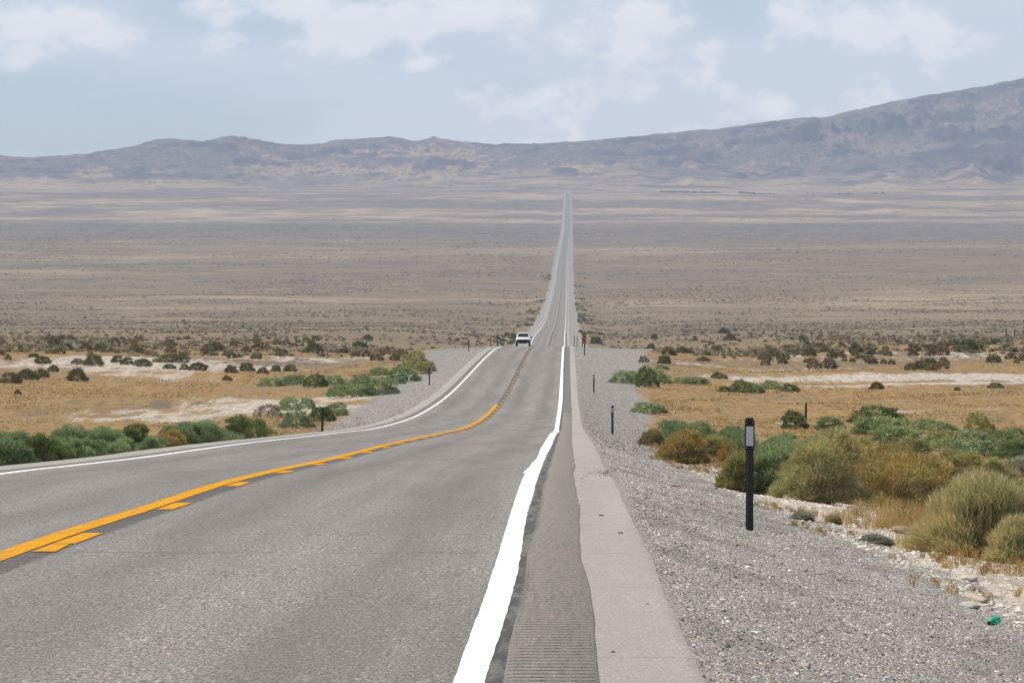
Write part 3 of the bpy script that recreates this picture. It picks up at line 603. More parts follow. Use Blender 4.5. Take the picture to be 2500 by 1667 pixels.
wx = XM + 160*(fbm(XM/420, YMg/420, 3) - .5); wy = YMg + 260*(fbm(XM/420 + 9, YMg/420 + 4, 3) - .5)
rg = ridged(wx/300 + 3, wy/620, 7)**1.25
rg2 = ridged(wx/120 + 13, wy/240, 5)
start = 12250 + 260*(fbm(XM/500 + 2, XM*0 + 5, 3) - .5)*2
pr = sm(YMg, 12200, 14900)
shape = sm(YMg, start, start + 1700)*(.16 + .58*rg + .24*rg2) + .30*sm(YMg, 13400, 14900)
foot = sm(YMg, 11950, 12500)*(1 - .6*sm(YMg, 12700, 13400))*.16*np.clip(ridged(wx/240 + 40, wy/420 + 7, 5) - .52, 0, 1)*2.6
soft = 1 - .65*right*(1 - sm(YMg, 13300, 14100)); shape = shape*soft + (1 - soft)*.45*sm(YMg, 12300, 14100)
crest = sm(YMg, 14250, 14750); shape = np.minimum(shape, .93)*(1 - crest) + crest*(1.02 + .05*(fbm(XM/60, YMg/90, 4) - .5))
shape = (shape + foot)*(1 - sm(YMg, 15300, 17800)*.6)
base_m = -land_h(np.minimum(YMg, 18000)) - 1.2*(1 - sm(YMg, 11900, 12150))
with np.errstate(divide='ignore', invalid='ignore'):
    need = np.where((shape > .25), (skyv[None, :]*YMg - base_m)/np.maximum(shape, 1e-6), 1e9)
Acol = need.min(0); kk = np.hanning(7); kk /= kk.sum(); Acol = np.convolve(np.pad(Acol, 3, 'edge'), kk, 'valid')
ZM = base_m + Acol[None, :]*shape + (fbm(XM/26, YMg/45, 4) - .5)*(11 + 3*right)*sm(YMg, 12300, 13000)*(1 - .55*sm(YMg, 14200, 14700))
slope = np.abs(np.gradient(ZM, axis=1)/np.gradient(XM, axis=1))
rock = np.clip(sm(slope, .25, .8)*.5 + sm(fbm(XM/75 + 7, YMg/170, 5), .50, .64)*.8 - .15 + .70*right*sm(YMg, 13100, 14000)*sm(fbm(XM/120, YMg/220 + 3, 6, .66), .43, .55), 0, 1)*sm(YMg, 12150, 12800)
tan = np.clip(sm(rg + .8*fbm(XM/30, YMg/70, 5, .68), .92, .82)*(1 - .72*right) + .65*sm(YMg, 12900, 12300)*sm(fbm(XM/420, YMg/80, 4), .44, .56), 0, 1)*(1-.75*rock)
t = material('hills'); nn = t.noise(t.vmul(t.pos, (.03, .014, .03)), 1, 8, .68)
nm = t.noise(t.vmul(t.pos, (.11, .05, .11)), 1, 6, .7); c = t.mix(t.sstep(nn, .35, .65), (.145, .123, .11), (.225, .185, .15))
c = t.mix(t.math('MULTIPLY', t.sstep(nm, .48, .62), .75), c, (.05, .047, .055))
ap = t.noise(t.vmul(t.pos, (.006, .014, 0)), 1, 7, .62); c = t.mix(att(t, 'apron'), c, t.mix(t.sstep(ap, .42, .58), (.125, .108, .098), (.36, .275, .185)))
c = t.mix(t.math('MULTIPLY', att(t, 'tan'), t.sstep(nm, .62, .45)), c, (.45, .325, .205))
c = t.mix(t.math('MULTIPLY', t.sstep(t.math('ADD', att(t, 'rock'), t.math('MULTIPLY', t.math('SUBTRACT', nn, .5), 1.2)), .35, .75), .9), c, (.06, .06, .075))
setp(t, Base_Color=c, Roughness=1.0); bump(t, t.math('ADD', nn, t.math('MULTIPLY', nm, .45)), 11, .9)
hl = mesh_np('hills', np.stack([XM, YMg, ZM], -1).reshape(-1, 3), grid_faces(*XM.shape), t.m, smooth=True, attrs={'tan': tan.ravel(), 'rock': rock.ravel(), 'apron': (1 - sm(YMg + 700*(fbm(XM/160, YMg/400, 4) - .5), 12350, 12950)).ravel()})
tag(hl, kind='structure')
def hill_at(px, py):
    """point of the hillside seen in a direction, found on the built surface"""
    j = int(np.argmin(np.abs(uu - (px - 1388)/15300))); col_y = 520 - 15300*ZM[:, j]/YM
    i = int(np.argmax(col_y <= py)); return XM[i, j], YM[i], ZM[i, j]
pts = np.array([hill_at(1099, 455), hill_at(1094, 446), hill_at(1088, 437), hill_at(1081, 429), hill_at(1074, 421)], float)
# distant stretch of road
seg = []
for i in range(len(pts)-1):
    for k in range(14):
        f = k/14; seg.append(pts[i]*(1-f) + pts[i+1]*f)
seg = np.array(seg); 
def hill_z(x, y):
    i = np.clip(np.searchsorted(YM, y) - 1, 0, len(YM) - 2); z = []
    for r in (i, i+1): z.append(np.interp(x/YM[r], uu, ZM[r]))
    f = (y - YM[i])/(YM[i+1] - YM[i]); return z[0]*(1-f) + z[1]*f
W = 3.4; V_ = []
for p in seg:
    for dx in (-W, -W*.35, W*.35, W): V_.append((p[0]+dx, p[1], hill_z(p[0]+dx, p[1]) + 2.0))
tag(mesh_np('distant_road', np.array(V_), grid_faces(len(seg), 4), plain('distant_asphalt', (.20, .21, .225))), kind='structure')

# ---------------------------------------------------------------- loose stones (too many to count)
rng = np.random.default_rng(3)
OV = np.array([(1, 0, 0), (-.9, .1, 0), (0, 1, .1), (.1, -1, 0), (.1, .1, .8), (0, 0, -.6), (.55, .5, .5), (-.5, -.45, .55)])
OF = np.array([(4, 6, 2), (6, 0, 2), (4, 0, 6), (4, 2, 1), (4, 1, 7), (7, 1, 3), (4, 7, 3), (4, 3, 0)])
def stones(name, X, Y, size, colv, mat, sink=.15, flat=.75):
    n = len(X); th = rng.uniform(0, 6.283, n); c, s = np.cos(th), np.sin(th)
    V = OV[None]*(1 + rng.uniform(-.3, .3, (n, len(OV), 3)))
    V = V*size[:, None, None]*.5*np.stack([rng.uniform(.8, 1.3, n), rng.uniform(.7, 1.1, n), rng.uniform(.5, 1.0, n)*flat/.75], 1)[:, None, :]
    x = V[..., 0]*c[:, None] - V[..., 1]*s[:, None]; y = V[..., 0]*s[:, None] + V[..., 1]*c[:, None]
    Z = -ground_i(X, Y)
    P = np.stack([x + X[:, None], y + Y[:, None], V[..., 2] + (Z + size*sink)[:, None]], -1).reshape(-1, 3)
    Fc = (OF[None] + (np.arange(n)*len(OV))[:, None, None]).reshape(-1, 3)
    return mesh_np(name, P, Fc, mat, attrs={'tone': np.repeat(colv, len(OV), 0)})
from bisect import bisect
def ground_i(X, Y):
    """height of the built ground mesh (bilinear in its grid)"""
    X = np.asarray(X, float); Y = np.asarray(Y, float)
    xb = X - bend(Y)
    i = np.clip(np.searchsorted(YS, Y) - 1, 0, len(YS)-2); j = np.clip(np.searchsorted(xs, xb) - 1, 0, len(xs)-2)
    fy = (Y - YS[i])/(YS[i+1] - YS[i]); fx = (xb - xs[j])/(xs[j+1] - xs[j])
    return -((ZG[i, j]*(1-fx) + ZG[i, j+1]*fx)*(1-fy) + (ZG[i+1, j]*(1-fx) + ZG[i+1, j+1]*fx)*fy)
t = material('stone'); tc = att(t, 'tone', True); setp(t, Base_Color=tc, Roughness=.85); M_STONE = t.m
def pick(n, pal, pr):
    k = rng.choice(len(pal), n, p=np.array(pr)/sum(pr)); c = np.array(pal)[k]; return c*rng.uniform(.75, 1.25, (n, 1))
# verge gravel: density falls with distance so that the bed stays covered
N = 260000
Y = 24*np.exp(rng.random(N)**.9*np.log(190/24)); gx = gravel_r(Y)
X = EDGE_R - .03 + rng.random(N)*(gx + .25 - EDGE_R); X = X - (rng.random(N) < .02)*rng.gamma(1.5, .05, N)
keep = rng.random(N) < 1 - .8*sm(X - gx, -.25, .25)
X, Y = X[keep], Y[keep]; n = len(X)
drk = fbm(X*1.3 + 3, Y/3.2, 4, .6)
X = X + (np.clip(.13 - (X - EDGE_R), 0, 1) > .09)*rng.uniform(0, .1, n)
sz = rng.gamma(4, .0026, n).clip(.006, .036); sz = np.where(rng.random(n) < .006, sz*2.4, sz).clip(.006, .065)
cv = pick(n, [(.44, .415, .39), (.66, .63, .59), (.25, .236, .225), (.07, .067, .064), (.40, .30, .20), (.28, .30, .29)], [4, 2.8, 3, 3.0, .7, .6])
cv = cv*np.where(drk > .56, .62, 1.0)[:, None]
g1 = stones('gravel', X, Y, sz, np.clip(cv, 0, .8), M_STONE); tag(g1, 'loose grey crushed gravel covering the right verge', 'gravel', None, 'stuff')
# pale stony soil beyond the gravel
N = 26000
Y = 34*np.exp(rng.random(N)*np.log(175/34)); gx = gravel_r(Y); X = gx - .35 + rng.random(N)**1.2*3.6
n = len(X); sz = rng.gamma(2.6, .013, n).clip(.012, .13)
cv = pick(n, [(.66, .61, .53), (.55, .50, .43), (.40, .36, .31), (.30, .28, .26)], [4, 3, 2, 1.2])
tag(stones('pale_rubble', X, Y, sz, np.clip(cv, 0, .82), M_STONE, .05, .5), 'whitish rubble and clods between the gravel verge and the shrubs', 'rubble', None, 'stuff')
# a few chips kicked onto the shoulder
n = 98; Y = np.concatenate([rng.normal(85, 2.5, 90), rng.uniform(30, 110, 8)]); X = np.concatenate([.56 - rng.gamma(1.3, .07, 90), rng.uniform(.15, .6, 8)])
def ground_road(X, Y): return -(zroad(Y, 3) + .002)
_g = ground_i; ground_i = ground_road
tag(stones('loose_chips', X, Y, rng.uniform(.012, .03, n), np.full((n, 3), .06), M_STONE), 'dark chips of stone scattered on the pale shoulder', 'chips', None, 'stuff')
ground_i = _g

# ---------------------------------------------------------------- plants
def leafmat(name):
    t = material(name); tc = att(t, 'tone', True)
    oi = t.new('ShaderNodeObjectInfo').outputs['Random']
    c = t.mix(1.0, tc, t.mix(oi, (.82, .86, .80), (1.15, 1.12, 1.05)), 'MULTIPLY')
    setp(t, Base_Color=c, Roughness=.8); t.p.inputs['Specular IOR Level'].default_value = .15
    tr = t.new('ShaderNodeBsdfTranslucent', ins={'Color': c}); mx = t.new('ShaderNodeMixShader', ins={'Fac': .28})
    t.l.new(t.p.outputs[0], mx.inputs[1]); t.l.new(tr.outputs[0], mx.inputs[2]); t.l.new(mx.outputs[0], t.out.inputs[0])
    return t.m
M_LEAF = leafmat('leaves'); M_STEM = leafmat('stems'); M_FLOWER = leafmat('flowers')
def blades(base, tip, width, tone, bend_up=.0, seg=2):
    """thin tapering blades from base to tip, each lying in its own random plane; returns verts, faces, tones"""
    n = len(base); d = tip - base; L = np.linalg.norm(d, axis=1, keepdims=True) + 1e-9
    r = rng.normal(size=(n, 3)); side = np.cross(d, r); side /= np.linalg.norm(side, axis=1, keepdims=True) + 1e-9
    mid = base*.45 + tip*.55; mid[:, 2] += (L[:, 0]*bend_up)
    w = np.broadcast_to(np.asarray(width, float).reshape(-1, 1) if np.ndim(width) else np.full((n, 1), width), (n, 1))
    V = np.stack([base - side*w*.35, base + side*w*.35, mid + side*w*.5, mid - side*w*.5, tip], 1)
    o = (np.arange(n)*5)[:, None]
    return V.reshape(-1, 3), [np.concatenate([o+0, o+1, o+2, o+3], 1), np.concatenate([o+3, o+2, o+4], 1)], np.repeat(tone, 5, 0)
def joinb(parts):
    V, Q, T3, C = [], [], [], []; o = 0
    for v, f, c in parts: V.append(v); Q.append(f[0]+o); T3.append(f[1]+o); C.append(c); o += len(v)
    return np.concatenate(V), [np.concatenate(Q), np.concatenate(T3)], np.concatenate(C)
PAL = {
 'green': [(.15, .195, .10), (.20, .24, .14), (.10, .14, .06), (.25, .27, .17)],
 'bright': [(.135, .18, .075), (.18, .22, .11), (.09, .12, .045), (.22, .24, .14)],
 'dark': [(.08, .11, .035), (.11, .145, .05), (.055, .07, .025), (.14, .14, .06)],
 'olive': [(.19, .20, .085), (.24, .22, .11), (.13, .14, .055), (.30, .25, .13)],
 'gold': [(.24, .19, .085), (.19, .18, .09), (.12, .13, .055), (.30, .23, .10)],
 'bigolive': [(.20, .22, .11), (.25, .25, .14), (.14, .15, .07), (.34, .27, .14)],
 'bigstraw': [(.42, .34, .19), (.33, .29, .17), (.23, .24, .14), (.50, .41, .25)],
 'brown': [(.21, .165, .09), (.16, .15, .08), (.26, .19, .10), (.13, .12, .06)],
 'grey': [(.19, .20, .155), (.25, .235, .20), (.12, .13, .09), (.30, .28, .24)],
 'dead': [(.26, .21, .16), (.20, .165, .13), (.32, .26, .20), (.14, .115, .09)],
 'straw_tuft': [(.48, .32, .13), (.40, .26, .10), (.55, .38, .18), (.30, .20, .08)],
 'scrub': [(.075, .078, .035), (.105, .098, .05), (.055, .052, .026), (.14, .115, .065)],
 'scrubb': [(.12, .095, .055), (.09, .075, .045), (.16, .125, .08), (.065, .05, .03)]}
def tones(kind, n, z=None):
    pal = np.array(PAL[kind])*{'bigstraw': 1.8, 'straw_tuft': 1.4, 'dead': 1.3, 'gold': 2.1, 'scrub': 2.2, 'scrubb': 2.2}.get(kind, 2.05); k = rng.choice(4, n, p=[.38, .28, .2, .14]); return pal[k]*rng.uniform(.75, 1.25, (n, 1))
def crown(nl, flat=.8, spread=.55, small=.33):
    """lobes of a unit shrub (width 1, height 1): centres and radii"""
    C, R = [], []
    for i in range(nl):
        a = 2.4*i + rng.uniform(-.4, .4); z = (i + .5)/nl*.93 + .03; q = math.sqrt(max(1 - z*z, 0)); r = rng.uniform(.65, 1.3)*small; k = rng.uniform(.68, 1.10)
        C.append((q*math.cos(a)*(.5 - r)*k*1.02, q*math.sin(a)*(.5 - r)*k*1.02, max(z*(1 - r)*k, r*.45))); R.append(r)
    for i in range(6):
        a = i*1.047 + rng.uniform(-.3, .3); r = small*rng.uniform(.8, 1.1); q = (.5 - r)*rng.uniform(.85, 1.08); C.append((q*math.cos(a), q*math.sin(a), r*.55)); R.append(r)
    C.append((0, 0, .35)); R.append(.33)
    return np.array(C), np.array(R)
def shell(C, R, n, inner=.0):
    """points on the outside of a union of lobes, with outward directions"""
    k = rng.choice(len(R), n*3, p=R**2/np.sum(R**2)); d = rng.normal(size=(n*3, 3)); d[:, 2] = np.abs(d[:, 2])*1.0 - .55*rng.random(n*3)
    d /= np.linalg.norm(d, axis=1, keepdims=True)
    dep = 1 - inner*rng.random(n*3)**1.4
    P = C[k] + d*(R[k]*dep)[:, None]
    inside = np.zeros(n*3, bool)
    for j in range(len(R)):
        inside |= (np.linalg.norm(P - C[j], axis=1) < R[j]*.80) & (k != j)
    ok = (~inside) & (P[:, 2] > .02); P, d = P[ok][:n], d[ok][:n]
    return P, d
def shrub_mesh(kind, w, h, res):
    """meshes of one shrub: foliage, stems, flowers.  res is 2 (near), 1 (middle), 0 (far)"""
    S = np.array([w, w*.9, h]); out = {}
    if kind == 'straw_tuft':
        n = 900; a = rng.uniform(0, 6.283, n); q = rng.uniform(0, .5, n); b = np.stack([q*.25*np.cos(a), q*.25*np.sin(a), 0*a], 1)*S
        tp = np.stack([q*np.cos(a)*rng.uniform(.5, 1, n), q*np.sin(a)*rng.uniform(.5, 1, n), (1 - q**2*1.5)*rng.uniform(.5, 1, n)], 1)*S
        out['blades'] = blades(b, tp, .009, tones(kind, n), .12); return out
    if kind == 'bigstraw':
        n = 11000; a = rng.uniform(0, 6.283, n); el = np.arcsin(rng.uniform(.02, 1, n)); r = rng.uniform(.55, 1.0, n)
        lob = 1 + .18*np.sin(a*3 + 1) + .12*np.sin(a*5 + el*6)
        dirn = np.stack([np.cos(a)*np.cos(el)*.5, np.sin(a)*np.cos(el)*.5, np.sin(el)], 1)
        tp = dirn*(r*lob)[:, None]*S; b = tp*rng.uniform(.35, .72, n)[:, None]; b[:, 2] *= .8
        tn = tones(kind, n); gr = (np.sin(a*1.0 + .4) > .1) & (rng.random(n) < .65) & (r > .6); tn[gr] = tones('bigolive', gr.sum())
        P1 = blades(b, tp, .0065, tn, .10)
        m = 3200; a = rng.uniform(0, 6.283, m); el = np.arcsin(rng.uniform(.0, 1, m)); tp = np.stack([np.cos(a)*np.cos(el)*.5, np.sin(a)*np.cos(el)*.5, np.sin(el)], 1)*rng.uniform(.5, .8, m)[:, None]*S
        b = np.stack([rng.normal(0, .03, m), rng.normal(0, .03, m), 0*a], 1)
        out['foliage'] = P1; out['stems'] = blades(b, tp, .008, tones('dead', m), .12)
        return out
    if kind == 'tuftedstraw':
        C, R = crown(12, small=.24); n = int(11000*max(w*h, .8)); P, d = shell(C, R, n, .7); n = len(P); d = (P - np.array([0, 0, -.05])); d /= np.linalg.norm(d, axis=1, keepdims=True)
        d = d + rng.normal(0, .36, (n, 3)) + np.array([-.05, 0, .12]); d /= np.linalg.norm(d, axis=1, keepdims=True); Pm = P*S; Ls = .19*rng.uniform(.5, 1.5, n)[:, None]
        tn = tones('bigstraw', n); q = (fbm(P[:, 0]*3 + 8, P[:, 2]*3 + P[:, 1]*2, 2) > .52) & (rng.random(n) < .7); tn[q] = tones('bigolive', q.sum())
        b = Pm - d*Ls*.6; b[:, 2] = np.maximum(b[:, 2], 0); P1 = blades(b, Pm + d*Ls*.4, .0065, tn, .06)
        m = 2500; k = rng.choice(len(R), m); tp = (C[k] + rng.normal(0, .08, (m, 3)))*S; tp[:, 2] = np.abs(tp[:, 2]); b = np.stack([rng.normal(0, .04, m)*w, rng.normal(0, .04, m)*w, 0*tp[:, 0]], 1)
        out['foliage'] = P1; out['stems'] = blades(b, tp, .007, tones('dead', m)*.8, .10); return out
    nl = {2: 17, 1: 11, 0: 6}[res]; C, R = crown(nl, small={2: .20, 1: .24, 0: .30}[res])
    n = {2: int(np.clip(9500*w*h, 5000, 18000)), 1: 1900, 0: 190}[res]; L = {2: .10, 1: .13, 0: .24}[res]; wd = {2: .009, 1: .026, 0: .08}[res]
    if kind == 'dead': n = int(n*.6)
    if kind in ('scrub', 'scrubb'): n = int(n*.8); R = R*rng.uniform(.7, 1.25, len(R)); L *= 1.3
    P, d = shell(C, R, int(n*1.5), .6 if res == 2 else .4)
    gp = fbm(P[:, 0]*9 + 40, P[:, 1]*9 + P[:, 2]*6 + 20, 3) ; kp = (gp > .46) | (rng.random(len(P)) < .22); P, d = P[kp], d[kp]; P = P*(1 + .10*(fbm(P[:, 0]*5 + 7, P[:, 2]*5 + P[:, 1]*3, 2) - .5)[:, None]*np.array([1, 1, 1])); n = len(P)
    d = d + np.array([0, 0, .55]) + rng.normal(0, .38, (n, 3)); d /= np.linalg.norm(d, axis=1, keepdims=True)
    Pm = P*S; Ls = L*rng.uniform(.6, 1.3, n)[:, None]
    tn = tones(kind, n)*(.78 + .5*fbm(P[:, 0]*3 + 50, P[:, 1]*3 + P[:, 2]*3, 2))[:, None]
    if res == 2 and kind in ('bigolive', 'olive', 'green'):      # clumps of another tone
        q = fbm(P[:, 0]*4 + 3, P[:, 1]*4 + P[:, 2]*3, 2) > .56; alt = {'bigolive': 'brown', 'olive': 'gold', 'green': 'bright'}[kind]; q &= rng.random(n) < .6
        tn[q] = tones(alt, q.sum())
    Ls = Ls*np.where(rng.random((n, 1)) < .12, 1.7, 1.0)
    base = Pm - d*Ls*.5; base[:, 2] = np.maximum(base[:, 2], 0)
    out['foliage'] = blades(base, Pm + d*Ls*.5, wd, tn, .04)
    if res == 2:
        m = 520; k = rng.choice(len(R), m); tp = (C[k] + rng.normal(0, .06, (m, 3)))*S; tp[:, 2] = np.abs(tp[:, 2])
        b = np.stack([rng.normal(0, .05, m)*w, rng.normal(0, .05, m)*w, 0*tp[:, 0]], 1)
        out['stems'] = blades(b, tp, .011, tones('dead', m), .10)
        if kind in ('gold', 'bigolive', 'olive'):
            m = {'gold': 3400, 'bigolive': 700, 'olive': 500}[kind]
            P, d = shell(C, R, m); q = (P[:, 2] > .35) | (rng.random(len(P)) < .5); P, d = P[q], d[q]; m = len(P); P = P*S
            d = d + np.array([0, 0, .6]); d /= np.linalg.norm(d, axis=1, keepdims=True)
            fl = blades(P + d*.02, P + d*.055 + rng.normal(0, .008, (m, 3)), .017, np.array([(.66, .43, .14)])*rng.uniform(.6, 1.25, (m, 1)), .0); out['foliage'] = joinb([out['foliage'], fl])
    return out
PARTM = {'foliage': M_LEAF, 'blades': M_LEAF, 'stems': M_STEM, 'flowers': M_FLOWER}
LIB = {}
def shrub(name, X, Y, w, h, kind, res, label, cat, group, variants=3):
    k3 = (kind, res, rng.integers(variants)) if res < 2 else (kind, res, rng.integers(10**9))
    if k3 not in LIB:
        if res == 2: ws, hs = w, h
        else: ws, hs = (1.5, .9) if res else (1.2, .75)
        d = {}
        for pn, (v, f, c) in shrub_mesh(kind, ws, hs, res).items():
            me_o = mesh_np(pn, v, f, PARTM[pn], attrs={'tone': np.clip(c, 0, 1)}); d[pn] = me_o.data; bpy.data.objects.remove(me_o)
        LIB[k3] = (d, ws, hs)
    d, ws, hs = LIB[k3]; z = -float(ground_i(X, Y)) - .02
    sc = (w/ws, w/ws, h/hs); rz = rng.uniform(0, 6.283) if res < 2 else 0.0
    if len(d) == 1:
        o = bpy.data.objects.new(name, list(d.values())[0]); COL.objects.link(o); o.location = (X, Y, z); o.rotation_euler = (0, 0, rz); o.scale = sc
    else:
        o = empty(name, (X, Y, z), rz); o.scale = sc
        for pn, me in d.items():
            c = bpy.data.objects.new(pn, me); COL.objects.link(c); c.parent = o
    tag(o, label, cat, group); return o
KN = {'green': ('rabbitbrush', 'grey-green rounded rabbitbrush'), 'bright': ('green_shrub', 'bright green low shrub'), 'dark': ('dark_shrub', 'dark green dense shrub'), 'olive': ('olive_shrub', 'olive green shrub'),
      'gold': ('flowering_shrub', 'golden flowering shrub'), 'bigolive': ('rabbitbrush', 'large olive green rabbitbrush'), 'bigstraw': ('dry_shrub', 'straw-coloured shrub of fine dry stems'), 'brown': ('brown_shrub', 'brownish dry shrub'),
      'grey': ('grey_shrub', 'grey woody shrub'), 'dead': ('dead_shrub', 'leafless greyish dead shrub'), 'straw_tuft': ('grass_tuft', 'tuft of pale straw grass')}
for i, (X, Y, w_, h_, kind) in enumerate(NEAR):
    res = 2 if Y < 240 else 1
    nm, desc = KN[kind]; lab = LABELS[i] if i < len(LABELS) and LABELS[i] else None
    widen = 1.25 if kind not in ('bigstraw', 'gold') else 1.05
    if X > 5 and Y > 150: widen *= 1.2
    if kind == 'bigstraw': w_, h_, kind = w_*1.42, h_*1.02, 'tuftedstraw'
    if X < -10 and Y < 215: w_ = max(w_*1.25, h_*1.25)
    if lab is None: lab = desc + (' among the shrubs on the right of the road' if X > 0 else ' among the shrubs on the left of the road')
    grp = 'shrubs along the right side of the road' if X > 0 else 'shrubs along the left side of the road'
    shrub(nm, X, Y, w_*widen, h_*1.04, kind, res, lab, 'grass' if kind == 'straw_tuft' else 'shrub', grp)
for (X, Y, w_, h_) in MID:
    s = 'left' if X < -4 else 'right'; h_ = min(h_, .72*w_)
    shrub('dark_shrub', X, Y, w_*1.2, h_*1.05, 'scrub', 1, 'larger dark olive shrub dotted over the dry flat on the %s of the road' % s, 'shrub', 'dark shrubs on the %s flat' % s, 4)
for (X, Y, w_, h_) in FILL:
    s = 'left' if X < -4 else 'right'
    k = 'scrub' if rng.random() < .6 else 'scrubb'
    shrub('small_shrub', X, Y, w_, h_, k, 0, ('small dark olive' if k == 'scrub' else 'small brownish') + ' shrub in the belt of brush beyond the %s flat' % s, 'shrub', ('olive' if k == 'scrub' else 'brown') + ' brush beyond the %s flat' % s, 4)

# the scrub of the open plain: nobody could count it
def scrub_cloud(name, X, Y, w_, h_, tone, label):
    n = len(X); m = 7
    th = rng.uniform(0, 6.283, (n, m)); el = rng.uniform(.15, 1.0, (n, m)); rr = rng.uniform(.35, .6, (n, m))
    T = np.stack([np.cos(th)*rr*w_[:, None], np.sin(th)*rr*w_[:, None], el*h_[:, None]], -1)
    a = th + rng.normal(0, .8, (n, m)); s = .30
    ox = np.stack([-np.sin(a), np.cos(a), rng.normal(0, .5, (n, m))], -1)*(w_*s)[:, None, None]
    Bp = T*np.array([.25, .25, 0.0])
    G = np.stack([X, Y, -ground_i(X, Y)], -1)[:, None, :]
    V = np.stack([Bp - ox*.7 + G, Bp + ox*.7 + G, T*.8 + ox + G, T + G + np.array([0, 0, .0]), T*.8 - ox + G], 2)
    o = (np.arange(n*m)*5)[:, None]
    fq = np.concatenate([o, o+1, o+2, o+4], 1); ft = np.concatenate([o+4, o+2, o+3], 1)
    return tag(mesh_np(name, V.reshape(-1, 3), [fq, ft], M_LEAF, attrs={'tone': np.repeat(tone, m*5, 0)}), label, 'scrub', None, 'stuff')
def plain_pts(n, y0, y1, dens):
    Y = y0*np.exp(rng.random(n)*np.log(y1/y0)); U_ = rng.uniform(-.115, .10, n); X = U_*Y
    e_ = np.maximum(X - bend(Y) - EDGE_R, EDGE_L - X + bend(Y)); g_ = np.where(X > -4, gravel_r(Y) - EDGE_R, gravel_l(Y))
    k = (e_ > g_ + 1.0 + 4*rng.random(n)) & (rng.random(n) < dens(X, Y)); return X[k], Y[k]
X, Y = plain_pts(36000, 640, 1700, lambda x, y: sm(fbm(x/26, y/95 + 4, 3), .44, .60)*.36 + .04)
n = len(X); w_ = rng.gamma(5, .13, n).clip(.3, 1.6)
scrub_cloud('brush', X, Y, w_, w_*.5, pick(n, [(.30, .255, .175), (.38, .31, .23), (.42, .35, .28), (.22, .20, .11)], [3, 3, 3, 1.2]), 'low grey-brown brush covering the ground beyond the flat')
X, Y = plain_pts(210000, 1600, 11000, lambda x, y: (sm(fbm(x/80, y/120 + 9, 5, .6), .45, .59)*.9 + .04))
n = len(X); w_ = rng.gamma(4, .135, n).clip(.25, 1.7)*(1 + sm(Y, 3000, 7000)*.5)
scrub_cloud('sagebrush', X, Y, w_, w_*.42, pick(n, [(.36, .30, .235), (.42, .35, .28), (.25, .215, .16), (.48, .39, .30)], [3, 3, 1.6, 2]), 'endless grey-brown sagebrush covering the wide desert plain')
# coarser stones on the verges farther off
N = 90000; Y = 150*np.exp(rng.random(N)*np.log(760/150)); sd = rng.random(N) < .5; gwr, gwl = gravel_r(Y) - EDGE_R, gravel_l(Y); q = rng.random(N)
X = np.where(sd, EDGE_R + q*gwr, EDGE_L - q*gwl); n = N; sz = rng.gamma(4, .007, n).clip(.012, .08)*(1 + Y/1200)
tag(stones('verge_stones', X, Y, sz, np.clip(pick(n, [(.32, .298, .275), (.46, .43, .40), (.20, .187, .175), (.08, .076, .072)], [4, 1.6, 3, 2.4]), 0, .8), M_STONE, .1), 'scattered coarse stones on the grey gravel verges farther up the road', 'stones', None, 'stuff')
n = 420; X = np.concatenate([rng.uniform(140, 330, 260), rng.uniform(330, 560, 160)]); Y = 10850 + rng.normal(0, 22, n) + (X - 140)*.15
k = fbm(X/22, X*0 + 2, 3) > .46; X, Y = X[k], Y[k]; n = len(X); w_ = rng.uniform(2.5, 6.5, n)
scrub_cloud('distant_trees', X, Y, w_, w_*.55, pick(n, [(.12, .115, .095), (.15, .14, .11)], [1, 1]), 'dark line of far trees across the plain right of the road end')
# green weeds along the far roadside
V0 = []
n = 700; Y = rng.uniform(1320, 4200, n); s_ = rng.random(n) < .5; X = np.where(s_, gravel_r(Y) + rng.gamma(1.5, 1.6, n), EDGE_L - gravel_l(Y) - rng.gamma(1.5, 1.6, n)) + bend(Y)
k = fbm(Y/120, Y*0 + np.where(s_, 3, 9), 3) > .53; X, Y = X[k], Y[k]; n = len(X); w_ = rng.uniform(.6, 1.6, n)
scrub_cloud('roadside_weeds', X, Y, w_, w_*.55, pick(n, [(.11, .15, .06), (.14, .16, .08)], [1, 1]), 'green weeds along both gravel edges of the far straight road')

# dry grass: golden stalks on the flats and between the shrubs
def grass(name, X, Y, h_, wd, tone, per, label):
    n = len(X); X = np.repeat(X, per) + rng.normal(0, 1, n*per)*np.repeat(h_, per)*.22; Y = np.repeat(Y, per) + rng.normal(0, 1, n*per)*np.repeat(h_, per)*.35
    hh = np.repeat(h_, per)*rng.uniform(.5, 1.1, n*per); b = np.stack([X, Y, -ground_i(X, Y) - .01], 1)
    tp = b + np.stack([rng.normal(0, .22, n*per)*hh, rng.normal(0, .22, n*per)*hh, hh], 1)
    v, f, c = blades(b, tp, wd if np.ndim(wd) == 0 else np.repeat(wd, per), np.repeat(tone, per, 0)*rng.uniform(.8, 1.2, (n*per, 1)), .05)
    return tag(mesh_np(name, v, f, M_LEAF, attrs={'tone': np.clip(c, 0, 1)}), label, 'grass', None, 'stuff')
